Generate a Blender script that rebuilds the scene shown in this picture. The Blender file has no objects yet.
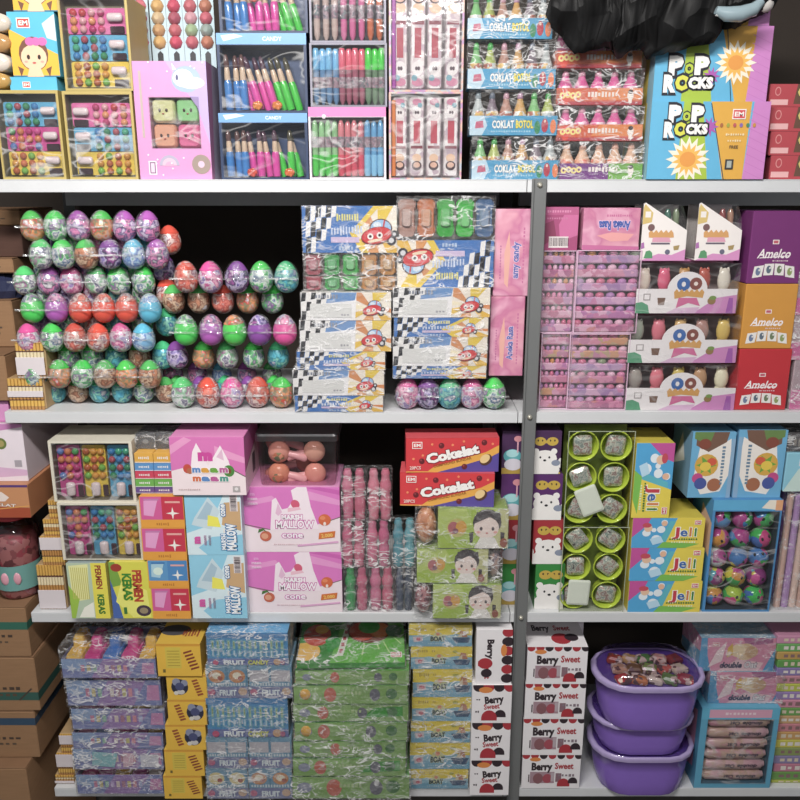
import bpy, bmesh, math, random
from mathutils import Vector, Matrix
RND = random.Random(11)
LAMP_W, WORLD_S, EXPO = 33, .27, 0.10
COL = bpy.context.scene.collection
# ------------------------------------------------------------------ camera geometry (metres; y = depth behind the shelf edge)
F = 800.0; TILT = math.radians(15); D = 1.4; CZ = 1.5
cT, sT = math.cos(TILT), math.sin(TILT)
def X(u, z, y): return (u - 400) / F * ((y + D) * cT + (CZ - z) * sT)
def Z(v, y):
    b = (400 - v) / F
    return CZ + (-sT + b * cT) * (y + D) / (cT + b * sT)
SH = [CZ + .0101, CZ - .3976, CZ - .8043, CZ - 1.2116]        # heights of the four shelf boards
DEPTH = .36
class P:                                                        # a place on a shelf: x centre, front y, base z, width, height
    def __init__(s, u0, u1, vt, zb, y=.012, h=None):
        s.y, s.z = y, zb + .0004
        s.h = h if h else Z(vt, y) - s.z
        zm = s.z + s.h / 2
        a, b = X(u0, zm, y), X(u1, zm, y)
        s.x, s.w = (a + b) / 2, b - a
        s.top = s.z + s.h
    def loc(s, lx=0, ly=0, lz=0): return (s.x + lx, s.y + ly, s.z + lz)
# ------------------------------------------------------------------ materials
def lin(h):
    h = h.lstrip('#'); o = []
    for i in (0, 2, 4):
        c = int(h[i:i+2], 16) / 255
        o.append(c / 12.92 if c < .04045 else ((c + .055) / 1.055) ** 2.4)
    g = .3*o[0] + .6*o[1] + .1*o[2]; o = [(x + (g - x)*.10)*.95 + .008 for x in o]      # print inks are never fully saturated
    return (o[0], o[1], o[2], 1)
MATS = {}
def newmat(name):
    m = bpy.data.materials.new(name); m.use_nodes = True
    nt = m.node_tree; nt.nodes.clear()
    out = nt.nodes.new('ShaderNodeOutputMaterial')
    return m, nt, nt.nodes.new, nt.links.new, out
def inp(n, k, v):
    if k in n.inputs: n.inputs[k].default_value = v
def mat(h, kind='card'):
    k = (h, kind)
    if k in MATS: return MATS[k]
    m, nt, N, L, out = newmat(kind + '_' + h.strip('#'))
    p = N('ShaderNodeBsdfPrincipled'); L(p.outputs[0], out.inputs[0])
    rough, metal, spec, amt, sc = {'card': (.42, 0, .4, .07, 35), 'gloss': (.16, 0, .5, .05, 40), 'metal': (.42, .75, .5, .10, 18),
        'paint': (.42, 0, .45, .09, 14), 'kraft': (.8, 0, .2, .16, 22), 'matte': (.85, 0, .15, .12, 12), 'soft': (.55, 0, .3, .08, 50)}[kind]
    tc = N('ShaderNodeTexCoord'); nz = N('ShaderNodeTexNoise'); L(tc.outputs['Object'], nz.inputs['Vector'])
    nz.inputs['Scale'].default_value = sc; nz.inputs['Detail'].default_value = 4
    if kind == 'kraft':
        mp = N('ShaderNodeMapping'); mp.inputs['Scale'].default_value = (1, 1, 9)
        L(tc.outputs['Object'], mp.inputs['Vector']); L(mp.outputs[0], nz.inputs['Vector'])
    mr = N('ShaderNodeMapRange'); mr.inputs['To Min'].default_value = 1 - amt; mr.inputs['To Max'].default_value = 1 + amt * .6
    L(nz.outputs['Fac'], mr.inputs['Value'])
    mx = N('ShaderNodeMix'); mx.data_type = 'RGBA'; mx.blend_type = 'MULTIPLY'; mx.inputs['Factor'].default_value = 1
    mx.inputs['A'].default_value = lin(h)
    for i in mx.inputs:
        if i.identifier == 'A_Color': i.default_value = lin(h)
        if i.identifier == 'Factor_Float': i.default_value = 1
    bcol = [i for i in mx.inputs if i.identifier == 'B_Color'][0]
    L(mr.outputs[0], bcol)
    L([o for o in mx.outputs if o.identifier == 'Result_Color'][0], p.inputs['Base Color'])
    inp(p, 'Roughness', rough); inp(p, 'Metallic', metal); inp(p, 'Specular IOR Level', spec)
    MATS[k] = m; return m
def print_mat(name, cols, scale=90, rough=.3, metal=0, rand=True, mode='cell', stretch=(1, 1, 1)):
    """busy printed or foil surface: cells of the given colours"""
    k = ('print', name)
    if k in MATS: return MATS[k]
    m, nt, N, L, out = newmat(name)
    p = N('ShaderNodeBsdfPrincipled'); L(p.outputs[0], out.inputs[0])
    tc = N('ShaderNodeTexCoord'); vec = tc.outputs['Object']
    if rand:
        oi = N('ShaderNodeObjectInfo'); ad = N('ShaderNodeVectorMath'); ad.operation = 'ADD'
        L(vec, ad.inputs[0]); L(oi.outputs['Random'], ad.inputs[1]); vec = ad.outputs[0]
    mp = N('ShaderNodeMapping'); mp.inputs['Scale'].default_value = stretch; L(vec, mp.inputs['Vector']); vec = mp.outputs[0]
    nz = N('ShaderNodeTexNoise'); nz.inputs['Scale'].default_value = scale * 1.2; L(vec, nz.inputs['Vector'])
    sc = N('ShaderNodeVectorMath'); sc.operation = 'SCALE'; sc.inputs['Scale'].default_value = .9 / scale; L(nz.outputs['Color'], sc.inputs[0])
    a2 = N('ShaderNodeVectorMath'); a2.operation = 'ADD'; L(vec, a2.inputs[0]); L(sc.outputs[0], a2.inputs[1])
    if mode == 'cell':
        vo = N('ShaderNodeTexVoronoi'); vo.inputs['Scale'].default_value = scale; L(a2.outputs[0], vo.inputs['Vector'])
        sp = N('ShaderNodeSeparateColor'); L(vo.outputs['Color'], sp.inputs[0]); fac = sp.outputs[0]
    else:
        n2 = N('ShaderNodeTexNoise'); n2.inputs['Scale'].default_value = scale; n2.inputs['Detail'].default_value = 3; L(a2.outputs[0], n2.inputs['Vector'])
        mr = N('ShaderNodeMapRange'); mr.inputs['From Min'].default_value = .3; mr.inputs['From Max'].default_value = .7; L(n2.outputs['Fac'], mr.inputs['Value']); fac = mr.outputs[0]
    cr = N('ShaderNodeValToRGB'); cr.color_ramp.interpolation = 'CONSTANT' if mode == 'cell' else 'LINEAR'
    el = cr.color_ramp.elements
    while len(el) < len(cols): el.new(.5)
    for i, c in enumerate(cols):
        el[i].position = i / len(cols) if mode == 'cell' else i / max(1, len(cols) - 1)
    for i, c in enumerate(cols): el[i].color = lin(c)
    L(fac, cr.inputs[0]); L(cr.outputs[0], p.inputs['Base Color'])
    inp(p, 'Roughness', rough); inp(p, 'Metallic', metal)
    MATS[k] = m; return m
def film(name='clear_film', tint='ffffff', g=1.0, bump=.5, scale=45, rough=.07, base=.035, dist=.015, crease_glint=0, haze=0):
    k = ('film', name)
    if k in MATS: return MATS[k]
    m, nt, N, L, out = newmat(name)
    tr = N('ShaderNodeBsdfTransparent'); tr.inputs[0].default_value = lin(tint)
    gl = N('ShaderNodeBsdfGlossy'); gl.inputs['Roughness'].default_value = rough; gl.inputs[0].default_value = (.9, .9, .92, 1)
    tc = N('ShaderNodeTexCoord'); nz = N('ShaderNodeTexNoise'); nz.inputs['Scale'].default_value = scale; nz.inputs['Detail'].default_value = 3
    L(tc.outputs['Object'], nz.inputs['Vector'])
    bp = N('ShaderNodeBump'); bp.inputs['Strength'].default_value = bump; bp.inputs['Distance'].default_value = dist
    L(nz.outputs['Fac'], bp.inputs['Height']); L(bp.outputs[0], gl.inputs['Normal'])
    lw = N('ShaderNodeLayerWeight'); lw.inputs[0].default_value = .5
    fr = N('ShaderNodeMath'); fr.operation = 'POWER'; fr.inputs[1].default_value = 4; L(lw.outputs['Facing'], fr.inputs[0])
    ma = N('ShaderNodeMath'); ma.operation = 'MULTIPLY_ADD'; ma.use_clamp = True
    ma.inputs[1].default_value = g * .45; ma.inputs[2].default_value = base; L(fr.outputs[0], ma.inputs[0])
    mx = N('ShaderNodeMixShader'); L(ma.outputs[0], mx.inputs[0]); L(tr.outputs[0], mx.inputs[1]); L(gl.outputs[0], mx.inputs[2])
    if crease_glint or haze:                                          # whitish glints and sheen painted into the film along noise creases
        n2 = N('ShaderNodeTexNoise'); n2.inputs['Scale'].default_value = scale * .8; n2.inputs['Detail'].default_value = 2; n2.inputs['Distortion'].default_value = 1.2
        mp = N('ShaderNodeMapping'); mp.inputs['Scale'].default_value = (.55, 1, 1.3); mp.inputs['Rotation'].default_value = (0, .5, 0); L(tc.outputs['Object'], mp.inputs['Vector'])
        oi = N('ShaderNodeObjectInfo'); ad = N('ShaderNodeVectorMath'); ad.operation = 'ADD'; L(mp.outputs[0], ad.inputs[0]); L(oi.outputs['Random'], ad.inputs[1]); L(ad.outputs[0], n2.inputs['Vector'])
        s1 = N('ShaderNodeMath'); s1.operation = 'SUBTRACT'; s1.inputs[1].default_value = .5; L(n2.outputs['Fac'], s1.inputs[0])
        s2 = N('ShaderNodeMath'); s2.operation = 'ABSOLUTE'; L(s1.outputs[0], s2.inputs[0])
        mr = N('ShaderNodeMapRange'); mr.inputs['From Min'].default_value = 0; mr.inputs['From Max'].default_value = .045; mr.inputs['To Min'].default_value = crease_glint; mr.inputs['To Max'].default_value = haze; L(s2.outputs[0], mr.inputs['Value'])
        n3 = N('ShaderNodeTexNoise'); n3.inputs['Scale'].default_value = scale * .4; L(ad.outputs[0], n3.inputs['Vector'])
        m3 = N('ShaderNodeMapRange'); m3.inputs['From Min'].default_value = .42; m3.inputs['From Max'].default_value = .62; m3.inputs['To Min'].default_value = .15; L(n3.outputs['Fac'], m3.inputs['Value'])
        mm = N('ShaderNodeMath'); mm.operation = 'MULTIPLY'; L(mr.outputs[0], mm.inputs[0]); L(m3.outputs[0], mm.inputs[1])
        df = N('ShaderNodeBsdfDiffuse'); df.inputs[0].default_value = (.9, .9, .9, 1)
        m2 = N('ShaderNodeMixShader'); L(mm.outputs[0], m2.inputs[0]); L(mx.outputs[0], m2.inputs[1]); L(df.outputs[0], m2.inputs[2]); mx = m2
    L(mx.outputs[0], out.inputs[0]); MATS[k] = m; return m
def jelly(h, clear=.35):
    """translucent coloured candy or plastic"""
    k = (h, 'jelly', clear)
    if k in MATS: return MATS[k]
    m, nt, N, L, out = newmat('jelly_' + h)
    p = N('ShaderNodeBsdfPrincipled'); inp(p, 'Base Color', lin(h)); inp(p, 'Roughness', .15)
    tr = N('ShaderNodeBsdfTransparent'); tr.inputs[0].default_value = lin(h)
    tc = N('ShaderNodeTexCoord'); nz = N('ShaderNodeTexNoise'); nz.inputs['Scale'].default_value = 90; L(tc.outputs['Object'], nz.inputs['Vector'])
    mr = N('ShaderNodeMapRange'); mr.inputs['To Min'].default_value = clear * .6; mr.inputs['To Max'].default_value = clear * 1.4; L(nz.outputs['Fac'], mr.inputs['Value'])
    mx = N('ShaderNodeMixShader'); L(mr.outputs[0], mx.inputs[0]); L(p.outputs[0], mx.inputs[1]); L(tr.outputs[0], mx.inputs[2])
    L(mx.outputs[0], out.inputs[0]); MATS[k] = m; return m
WRAP = lambda: film('shrink_film', 'fafafa', 1.0, 1.0, 62, .2, .08, .06, .75, .06)
CLEAR = lambda: film('clear_plastic', 'fafafa', 1.0, .3, 22, .1, .05, .008, .22, .015)
# ------------------------------------------------------------------ text outlines
TXT = {}
def text_shape(s, bold=.0):
    k = (s, bold)
    if k in TXT: return TXT[k]
    cu = bpy.data.curves.new('lettering', 'FONT'); cu.body = s; cu.size = 1; cu.offset = bold; cu.resolution_u = 2
    ob = bpy.data.objects.new('lettering', cu); COL.objects.link(ob)
    dg = bpy.context.evaluated_depsgraph_get()
    me = bpy.data.meshes.new_from_object(ob.evaluated_get(dg))
    vs = [(v.co.x, v.co.y) for v in me.vertices]; fs = [tuple(p.vertices) for p in me.polygons]
    bpy.data.objects.remove(ob); bpy.data.curves.remove(cu); bpy.data.meshes.remove(me)
    x0 = min(v[0] for v in vs); x1 = max(v[0] for v in vs)
    TXT[k] = ([(x - (x0 + x1) / 2, y - .34) for x, y in vs], fs, x1 - x0)
    return TXT[k]
# ------------------------------------------------------------------ mesh builder
class M:
    def __init__(s): s.v = []; s.f = []; s.mi = []; s.sm = []; s.mats = []; s.T = None
    def slot(s, m):
        if isinstance(m, str): m = mat(m)
        if m not in s.mats: s.mats.append(m)
        return s.mats.index(m)
    def add(s, vs, fs, m, smooth=False):
        o = len(s.v)
        if s.T is not None: vs = [tuple(s.T @ Vector(p)) for p in vs]
        s.v += [tuple(p) for p in vs]; k = s.slot(m)
        for f in fs: s.f.append([o + i for i in f]); s.mi.append(k); s.sm.append(smooth)
    def poly(s, pts, m): s.add(pts, [list(range(len(pts)))], m)
    def box(s, x0, x1, y0, y1, z0, z1, m, b=.0012):
        b = min(b, (x1-x0)*.3, (y1-y0)*.3, (z1-z0)*.3)
        idx = {}; vs = []
        ctr = Vector(((x0+x1)/2, (y0+y1)/2, (z0+z1)/2))
        for sx in (0, 1):
            for sy in (0, 1):
                for sz in (0, 1):
                    x, y, z = (x0, x1)[sx], (y0, y1)[sy], (z0, z1)[sz]
                    xi, yi, zi = x + (b, -b)[sx], y + (b, -b)[sy], z + (b, -b)[sz]
                    for a, q in enumerate(((x, yi, zi), (xi, y, zi), (xi, yi, z))):
                        idx[(a, sx, sy, sz)] = len(vs); vs.append(q)
        fs = []
        for a in range(3):
            for sd in (0, 1):
                q = []
                for t in ((0, 0), (1, 0), (1, 1), (0, 1)):
                    c = list(t); c.insert(a, sd); q.append(idx[(a, *c)])
                fs.append(q)
        for a in range(3):
            p, q = [i for i in range(3) if i != a]
            for s1 in (0, 1):
                for s2 in (0, 1):
                    c0 = [0, 0, 0]; c0[p] = s1; c0[q] = s2; c1 = list(c0); c1[a] = 1
                    fs.append([idx[(p, *c0)], idx[(p, *c1)], idx[(q, *c1)], idx[(q, *c0)]])
        for sx in (0, 1):
            for sy in (0, 1):
                for sz in (0, 1): fs.append([idx[(a, sx, sy, sz)] for a in range(3)])
        out = []
        for f in fs:
            a, b_, c = (Vector(vs[i]) for i in f[:3])
            n = (b_ - a).cross(c - a); cc = sum((Vector(vs[i]) for i in f), Vector()) / len(f)
            out.append(f if n.dot(cc - ctr) > 0 else f[::-1])
        s.add(vs, out, m)
    def loft(s, rings, m, smooth=True, cap=True):
        n = len(rings[0]); vs = [p for r in rings for p in r]; fs = []
        for i in range(len(rings) - 1):
            for j in range(n):
                fs.append([i*n + j, i*n + (j+1) % n, (i+1)*n + (j+1) % n, (i+1)*n + j])
        s.add(vs, fs, m, smooth)
        if cap: s.add(rings[0], [list(range(n))[::-1]], m); s.add(rings[-1], [list(range(n))], m)
    def lathe(s, prof, m, c=(0, 0, 0), seg=14, cap=True, sx=1, sy=1):
        s.loft([[(c[0] + r*sx*math.cos(2*math.pi*j/seg), c[1] + r*sy*math.sin(2*math.pi*j/seg), c[2] + z) for j in range(seg)] for r, z in prof], m, True, cap)
    def ell(s, c, r, m, seg=14, rings=8):
        s.lathe([(max(.02, math.sin(math.pi*i/rings)) * 1.0, -math.cos(math.pi*i/rings) * r[2]) for i in range(rings+1)] if False else
                [(max(.03, math.sin(math.pi*i/rings)), -math.cos(math.pi*i/rings) * r[2]) for i in range(rings+1)], m, c, seg, True, r[0], r[1])
    def tube(s, pts, r, m, seg=8):
        rings = []
        for i, p in enumerate(pts):
            p = Vector(p); a = Vector(pts[max(0, i-1)]); b = Vector(pts[min(len(pts)-1, i+1)])
            t = (b - a).normalized(); up = Vector((0, 1, 0)) if abs(t.y) < .9 else Vector((1, 0, 0))
            e = t.cross(up).normalized(); g = t.cross(e)
            rr = r[i] if isinstance(r, (list, tuple)) else r
            rings.append([tuple(p + e*rr*math.cos(2*math.pi*j/seg) + g*rr*math.sin(2*math.pi*j/seg)) for j in range(seg)])
        s.loft(rings, m)
    def prism(s, out, y0, y1, m):                                # outline in x,z (counter-clockwise seen from the front), pushed back in y
        n = len(out)
        s.add([(x, y0, z) for x, z in out] + [(x, y1, z) for x, z in out],
              [list(range(n)), list(range(2*n-1, n-1, -1))] + [[j, n+j, n+(j+1) % n, (j+1) % n] for j in range(n)], m)
    def build(s, name, parent=None, loc=None):
        me = bpy.data.meshes.new(name); me.from_pydata(s.v, [], s.f)
        for m in s.mats: me.materials.append(m)
        me.polygons.foreach_set('material_index', s.mi); me.polygons.foreach_set('use_smooth', s.sm); me.update()
        o = bpy.data.objects.new(name, me); COL.objects.link(o)
        if parent: o.parent = parent
        if loc: o.location = loc
        return o
def rr(x0, x1, z0, z1, r, n=4):                                  # rounded rectangle outline
    o = []
    for cx, cz, a in ((x1-r, z0+r, -90), (x1-r, z1-r, 0), (x0+r, z1-r, 90), (x0+r, z0+r, 180)):
        for i in range(n+1):
            t = math.radians(a + 90*i/n); o.append((cx + r*math.cos(t), cz + r*math.sin(t)))
    return o
# ------------------------------------------------------------------ printing on a face
def clip01(pts):
    for ax, lim, sg in ((0, 0, 1), (0, 1, -1), (1, 0, 1), (1, 1, -1)):
        out = []
        for i, p in enumerate(pts):
            q = pts[(i+1) % len(pts)]
            a, b = (p[ax]-lim)*sg, (q[ax]-lim)*sg
            if a >= 0: out.append(p)
            if (a >= 0) != (b >= 0):
                t = a / (a - b); out.append((p[0] + (q[0]-p[0])*t, p[1] + (q[1]-p[1])*t))
        pts = out
        if len(pts) < 3: return []
    return pts
class Face:
    def __init__(s, m, o, ux, uy, W, H, n=None):
        s.m, s.o, s.ux, s.uy, s.W, s.H = m, Vector(o), Vector(ux), Vector(uy), W, H
        s.nr = s.ux.cross(s.uy); s.n = n or [0]
    def turned(s, k):
        if k == 1: return Face(s.m, s.o + s.ux*s.W, s.uy, -s.ux, s.H, s.W, s.n)
        if k == 2: return Face(s.m, s.o + s.ux*s.W + s.uy*s.H, -s.ux, -s.uy, s.W, s.H, s.n)
        if k == 3: return Face(s.m, s.o + s.uy*s.H, -s.uy, s.ux, s.H, s.W, s.n)
        return s
    def sub(s, x0, y0, x1, y1): return Face(s.m, s.o + s.ux*s.W*x0 + s.uy*s.H*y0, s.ux, s.uy, s.W*(x1-x0), s.H*(y1-y0), s.n)
    def at(s, x, y): return tuple(s.o + s.ux*(x*s.W) + s.uy*(y*s.H) + s.nr*(.0001 + .00004*s.n[0]))
    def poly(s, c, pts, clip=True):
        if clip: pts = clip01(pts)
        if len(pts) < 3: return
        s.n[0] += 1; q = [s.at(*p) for p in pts]
        a = sum(pts[i][0]*pts[(i+1) % len(pts)][1] - pts[(i+1) % len(pts)][0]*pts[i][1] for i in range(len(pts)))
        s.m.poly(q if a > 0 else q[::-1], c)
    def rect(s, c, x0, y0, x1, y1): s.poly(c, [(x0, y0), (x1, y0), (x1, y1), (x0, y1)])
    def ell(s, c, x, y, rx, ry=None, n=16, a0=0, a1=360, rot=0):      # rx, ry as shares of the height
        ry = ry or rx; k = s.H / s.W; ca, sa = math.cos(math.radians(rot)), math.sin(math.radians(rot)); pts = []
        for i in range(n if a1-a0 >= 360 else n+1):
            t = math.radians(a0 + (a1-a0)*i/n); px, py = rx*math.cos(t), ry*math.sin(t)
            pts.append((x + (px*ca - py*sa)*k, y + px*sa + py*ca))
        s.poly(c, pts)
    def star(s, c, x, y, r0, r1, n=10, rot=0):
        k = s.H / s.W
        s.poly_fan(c, [(x + (r1 if i % 2 else r0)*math.cos(math.pi*i/n + rot)*k, y + (r1 if i % 2 else r0)*math.sin(math.pi*i/n + rot)) for i in range(2*n)], (x, y))
    def poly_fan(s, c, pts, ctr):
        s.n[0] += 1
        for i in range(len(pts)):
            q = clip01([ctr, pts[i], pts[(i+1) % len(pts)]])
            if len(q) >= 3: s.m.poly([s.at(*p) for p in q], c)
    def line(s, c, x0, y0, x1, y1, w):
        k = s.H / s.W; dx, dy = (x1-x0)/k, y1-y0; l = math.hypot(dx, dy) or 1; nx, ny = -dy/l*w/2*k, dx/l*w/2
        s.poly(c, [(x0-nx, y0-ny), (x1-nx, y1-ny), (x1+nx, y1+ny), (x0+nx, y0+ny)])
    def text(s, t, x, y, h, c, w=None, rot=0, bold=.02, out=None, ow=.045, shear=0):
        """h = capital height as a share of the face height; w = width as a share of the face width"""
        for b, col in (((bold + ow, out), (bold, c)) if out else ((bold, c),)):
            vs, fs, tw = text_shape(t, b)
            _, _, tw0 = text_shape(t, bold)
            sy = h * s.H / .68; sx = (w * s.W / tw0) if w else sy
            ca, sa = math.cos(math.radians(rot)), math.sin(math.radians(rot)); s.n[0] += 1; pts = []
            for px, py in vs:
                px, py = (px + shear*py)*sx, py*sy
                px, py = px*ca - py*sa, px*sa + py*ca
                pts.append(s.at(x + px/s.W, y + py/s.H))
            s.m.add(pts, fs, col)
    def scrib(s, x0, x1, y, h, c, n=8, seed=1, slant=0):              # small unreadable print: a row of letter-like marks
        r = random.Random(seed); dx = (x1-x0)/n
        s.n[0] += 1; n0 = s.n[0]
        for i in range(n):
            s.n[0] = n0 - 1
            xx = x0 + dx*i; yy = y + slant*i/n; hh = h*r.uniform(.6, 1)
            s.rect(c, xx + dx*.1, yy - hh/2, xx + dx*r.uniform(.6, .85), yy + hh/2)
# ------------------------------------------------------------------ things
def tag(o, label, cat, group=None, kind=None):
    o['label'] = label; o['category'] = cat
    if group: o['group'] = group
    if kind: o['kind'] = kind
    return o
def empty(name, loc, label, cat, group=None, rz=0):
    o = bpy.data.objects.new(name, None); COL.objects.link(o); o.empty_display_size = .02
    o.location = loc; o.rotation_euler = (0, 0, rz)
    return tag(o, label, cat, group)
def dup(root, loc, rot=(0, 0, 0), label=None, group=None, scale=None):
    r = root.copy(); COL.objects.link(r); r.location = loc; r.rotation_euler = rot
    if label: r['label'] = label
    if group: r['group'] = group
    if scale: r.scale = scale
    for ch in list(root.children):
        c = ch.copy(); COL.objects.link(c); c.parent = r
        for g in list(ch.children):
            e = g.copy(); COL.objects.link(e); e.parent = c
    return r
class Maker:                                                     # builds the first of a kind, then copies it
    def __init__(s, fn): s.fn = fn; s.protos = {}
    def __call__(s, key, loc, label, group=None, rot=(0, 0, 0), scale=None):
        if key not in s.protos:
            o = s.fn(key); s.protos[key] = o; o.location = loc; o.rotation_euler = rot
            o['label'] = label
            if group: o['group'] = group
            if scale: o.scale = scale
            return o
        o = dup(s.protos[key], loc, rot, label, group, scale or (1, 1, 1)); return o
def wrap_box(parent, w, d, h, pad=.0012, amp=.0016, seed=0, name='film_wrap', m=None, y0=0):
    """crinkled clear film round a w x d x h pack"""
    r = random.Random(seed); b = M(); nx, nz, ny = max(4, int(w/.012)), max(3, int(h/.012)), 4
    def grid(fn, a, c):
        vs = [fn(i/a, j/c) for j in range(c+1) for i in range(a+1)]
        vs = [(x + (r.random()-.5)*amp*.6, y - r.random()*amp if y < y0 + .0005 else y + (r.random()-.5)*amp, z + r.random()*amp*.5) for x, y, z in vs]
        b.add(vs, [[j*(a+1)+i, j*(a+1)+i+1, (j+1)*(a+1)+i+1, (j+1)*(a+1)+i] for j in range(c) for i in range(a)], m or WRAP(), False)
    p = pad; X0, X1, Z1 = -w/2 - p, w/2 + p, h + p*.3
    grid(lambda s, t: (X0 + (X1-X0)*s, y0 - p - .0012, Z1*t), nx, nz)
    grid(lambda s, t: (X0 + (X1-X0)*s, y0 - p + (d+p)*t, Z1), nx, ny)
    grid(lambda s, t: (X0, y0 + d*(1-s), Z1*t), ny, nz)
    grid(lambda s, t: (X1, y0 + d*s, Z1*t), ny, nz)
    return b.build(name, parent)
def shell(b, w, d, h, win, cd, outer, inner, face_m=None):
    """carton with a window opening (win in shares of the front) and a cavity cd deep"""
    x0, x1 = -w/2 + win[0]*w, -w/2 + win[2]*w; z0, z1 = win[1]*h, win[3]*h
    fm = face_m or outer
    A = [(-w/2, 0), (w/2, 0), (w/2, h), (-w/2, h)]; B = [(x0, z0), (x1, z0), (x1, z1), (x0, z1)]
    for i in range(4):
        j = (i+1) % 4
        b.poly([(A[i][0], 0, A[i][1]), (A[j][0], 0, A[j][1]), (B[j][0], 0, B[j][1]), (B[i][0], 0, B[i][1])], fm)
        b.poly([(A[j][0], 0, A[j][1]), (A[i][0], 0, A[i][1]), (A[i][0], d, A[i][1]), (A[j][0], d, A[j][1])], outer)
        b.poly([(B[i][0], 0, B[i][1]), (B[j][0], 0, B[j][1]), (B[j][0], cd, B[j][1]), (B[i][0], cd, B[i][1])], inner)
    b.poly([(x, cd, z) for x, z in B], inner); b.poly([(x, d, z) for x, z in A[::-1]], outer)
    return x0, x1, z0, z1
def front(b, w, h): return Face(b, (-w/2, 0, 0), (1, 0, 0), (0, 0, 1), w, h)
def rside(b, w, d, h): return Face(b, (w/2, 0, 0), (0, 1, 0), (0, 0, 1), d, h)
def lside(b, w, d, h): return Face(b, (-w/2, d, 0), (0, -1, 0), (0, 0, 1), d, h)
def topf(b, w, d, h): return Face(b, (-w/2, 0, h), (1, 0, 0), (0, 1, 0), w, d)
def printed(p, name, label, cat, base, art=None, d=.12, group=None, rz=0, aside=None, atop=None, parent=None, wrap=None):
    """a closed printed carton standing at place p"""
    b = M(); b.box(-p.w/2, p.w/2, 0, d, 0, p.h, base)
    if art: art(front(b, p.w, p.h))
    if aside: aside(rside(b, p.w, d, p.h) if p.x < 0 else lside(b, p.w, d, p.h))
    if atop: atop(topf(b, p.w, d, p.h))
    if wrap is None:
        o = b.build(name, None, p.loc()); o.rotation_euler = (0, 0, rz); return tag(o, label, cat, group)
    e = empty(name, p.loc(), label, cat, group, rz); b.build('carton', e)
    wrap_box(e, p.w, d, p.h, seed=wrap); return e
def windowed(p, name, label, cat, outer, inner, win, cd, d=.12, art=None, group=None, frame=None, atop=None, aside=None, film_m=None):
    e = empty(name, p.loc(), label, cat, group); b = M()
    x0, x1, z0, z1 = shell(b, p.w, d, p.h, win, cd, outer, inner, frame)
    if art: art(front(b, p.w, p.h))
    if atop: atop(topf(b, p.w, d, p.h))
    if aside: aside(rside(b, p.w, d, p.h) if p.x < 0 else lside(b, p.w, d, p.h))
    b.build('carton', e)
    c = M(); c.box(x0 - .001, x1 + .001, -.0011, -.0007, z0 - .001, z1 + .001, film_m or CLEAR(), 0); c.build('clear_window', e)
    e['cav'] = 0; del e['cav']
    return e, (x0, x1, z0, z1)
ORD = ['first', 'second', 'third', 'fourth', 'fifth', 'sixth', 'seventh', 'eighth', 'ninth', 'tenth', 'eleventh', 'twelfth']
def logo(f, x, y, h, c='d8453f', t='EM'):
    k = f.H / f.W
    f.rect('f3eee8', x - h*1.0*k, y - h*.72, x + h*1.0*k, y + h*.72); f.rect(c, x - h*.86*k, y - h*.58, x + h*.86*k, y + h*.58)
    f.text(t, x, y, h*.62, 'f6f0ea', w=h*1.35*k, bold=.03)
# ------------------------------------------------------------------ room
def struct(b, name, loc=None):
    o = b.build(name, None, loc); o['kind'] = 'structure'; return o
b = M(); b.box(-3, 3, -4, .47, -.05, 0, mat('6e6a64', 'matte'), 0); struct(b, 'floor')
b = M(); b.box(-3, 3, .46, .56, 0, 3.0, mat('3c342e', 'matte'), 0); struct(b, 'wall_back')
b = M(); b.box(-3, 3, -4, .56, 3.0, 3.1, mat('b9b5ae', 'matte'), 0); struct(b, 'ceiling')
# ------------------------------------------------------------------ steel racks
LIP = .021; GREY = mat('d2d4d6', 'paint'); POSTM = mat('6e7070', 'paint')
def rack(label, x0, x1, post):
    e = empty('steel_rack', ((x0+x1)/2, 0, 0), label, 'shelving rack', 'steel racks of goods'); xc = (x0+x1)/2; w = (x1-x0)/2
    for i, z in enumerate(SH):
        b = M(); b.box(-w, w, 0, DEPTH, z - .0022, z, GREY, .0005); b.box(-w, w, 0, .0016, z - LIP, z - .0023, GREY, .0005)
        b.box(-w, w, DEPTH - .0016, DEPTH, z - LIP, z - .0023, GREY, .0005)
        b.box(-w, -w + .0016, .0017, DEPTH - .0017, z - LIP, z - .0023, GREY, .0004); b.box(w - .0016, w, .0017, DEPTH - .0017, z - LIP, z - .0023, GREY, .0004)
        b.box(-w + .002, w - .002, .0018, .012, z - LIP, z - LIP + .0012, GREY, .0004)
        b.build('shelf_board', e)
    b = M(); z = SH[0]; b.box(-w + .03, w - .01, .30, .316, z - .050, z - .0225, GREY, .001); b.build('support_rail', e)
    for px in (-w + .012, w - .012):
        b = M(); b.box(px - .012, px + .012, DEPTH + .0004, DEPTH + .003, 0, SH[0] + .02, POSTM, .0006); b.build('rear_post', e)
    if post:
        a, c = .2226 - xc, .2478 - xc
        b = M(); b.box(a, c, -.0042, -.0004, 0, SH[0] + .0015, POSTM, .0012); b.box(a + .0005, a + .0035, -.0075, -.0040, 0, SH[0] + .001, POSTM, .0008)
        po = b.build('front_post', e)
        for z in SH[:3]:
            b = M(); b.T = Matrix.Translation((a + .013, -.0042, z - .009)) @ Matrix.Rotation(math.pi/2, 4, 'X')
            b.lathe([(.0048, 0), (.0048, .001), (.0036, .0022), (.0036, .0034), (.002, .0042)], mat('d8d4c4', 'metal'), (0, 0, 0), 12); b.build('bolt', po)
    return e
rack('long grey steel rack of four shelves, ending at the egg stacks\' open end', -.72, .2142, False)
rack('grey steel rack with the bolted front post and the yellow cup boxes', .2156, 1.15, True)
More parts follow.
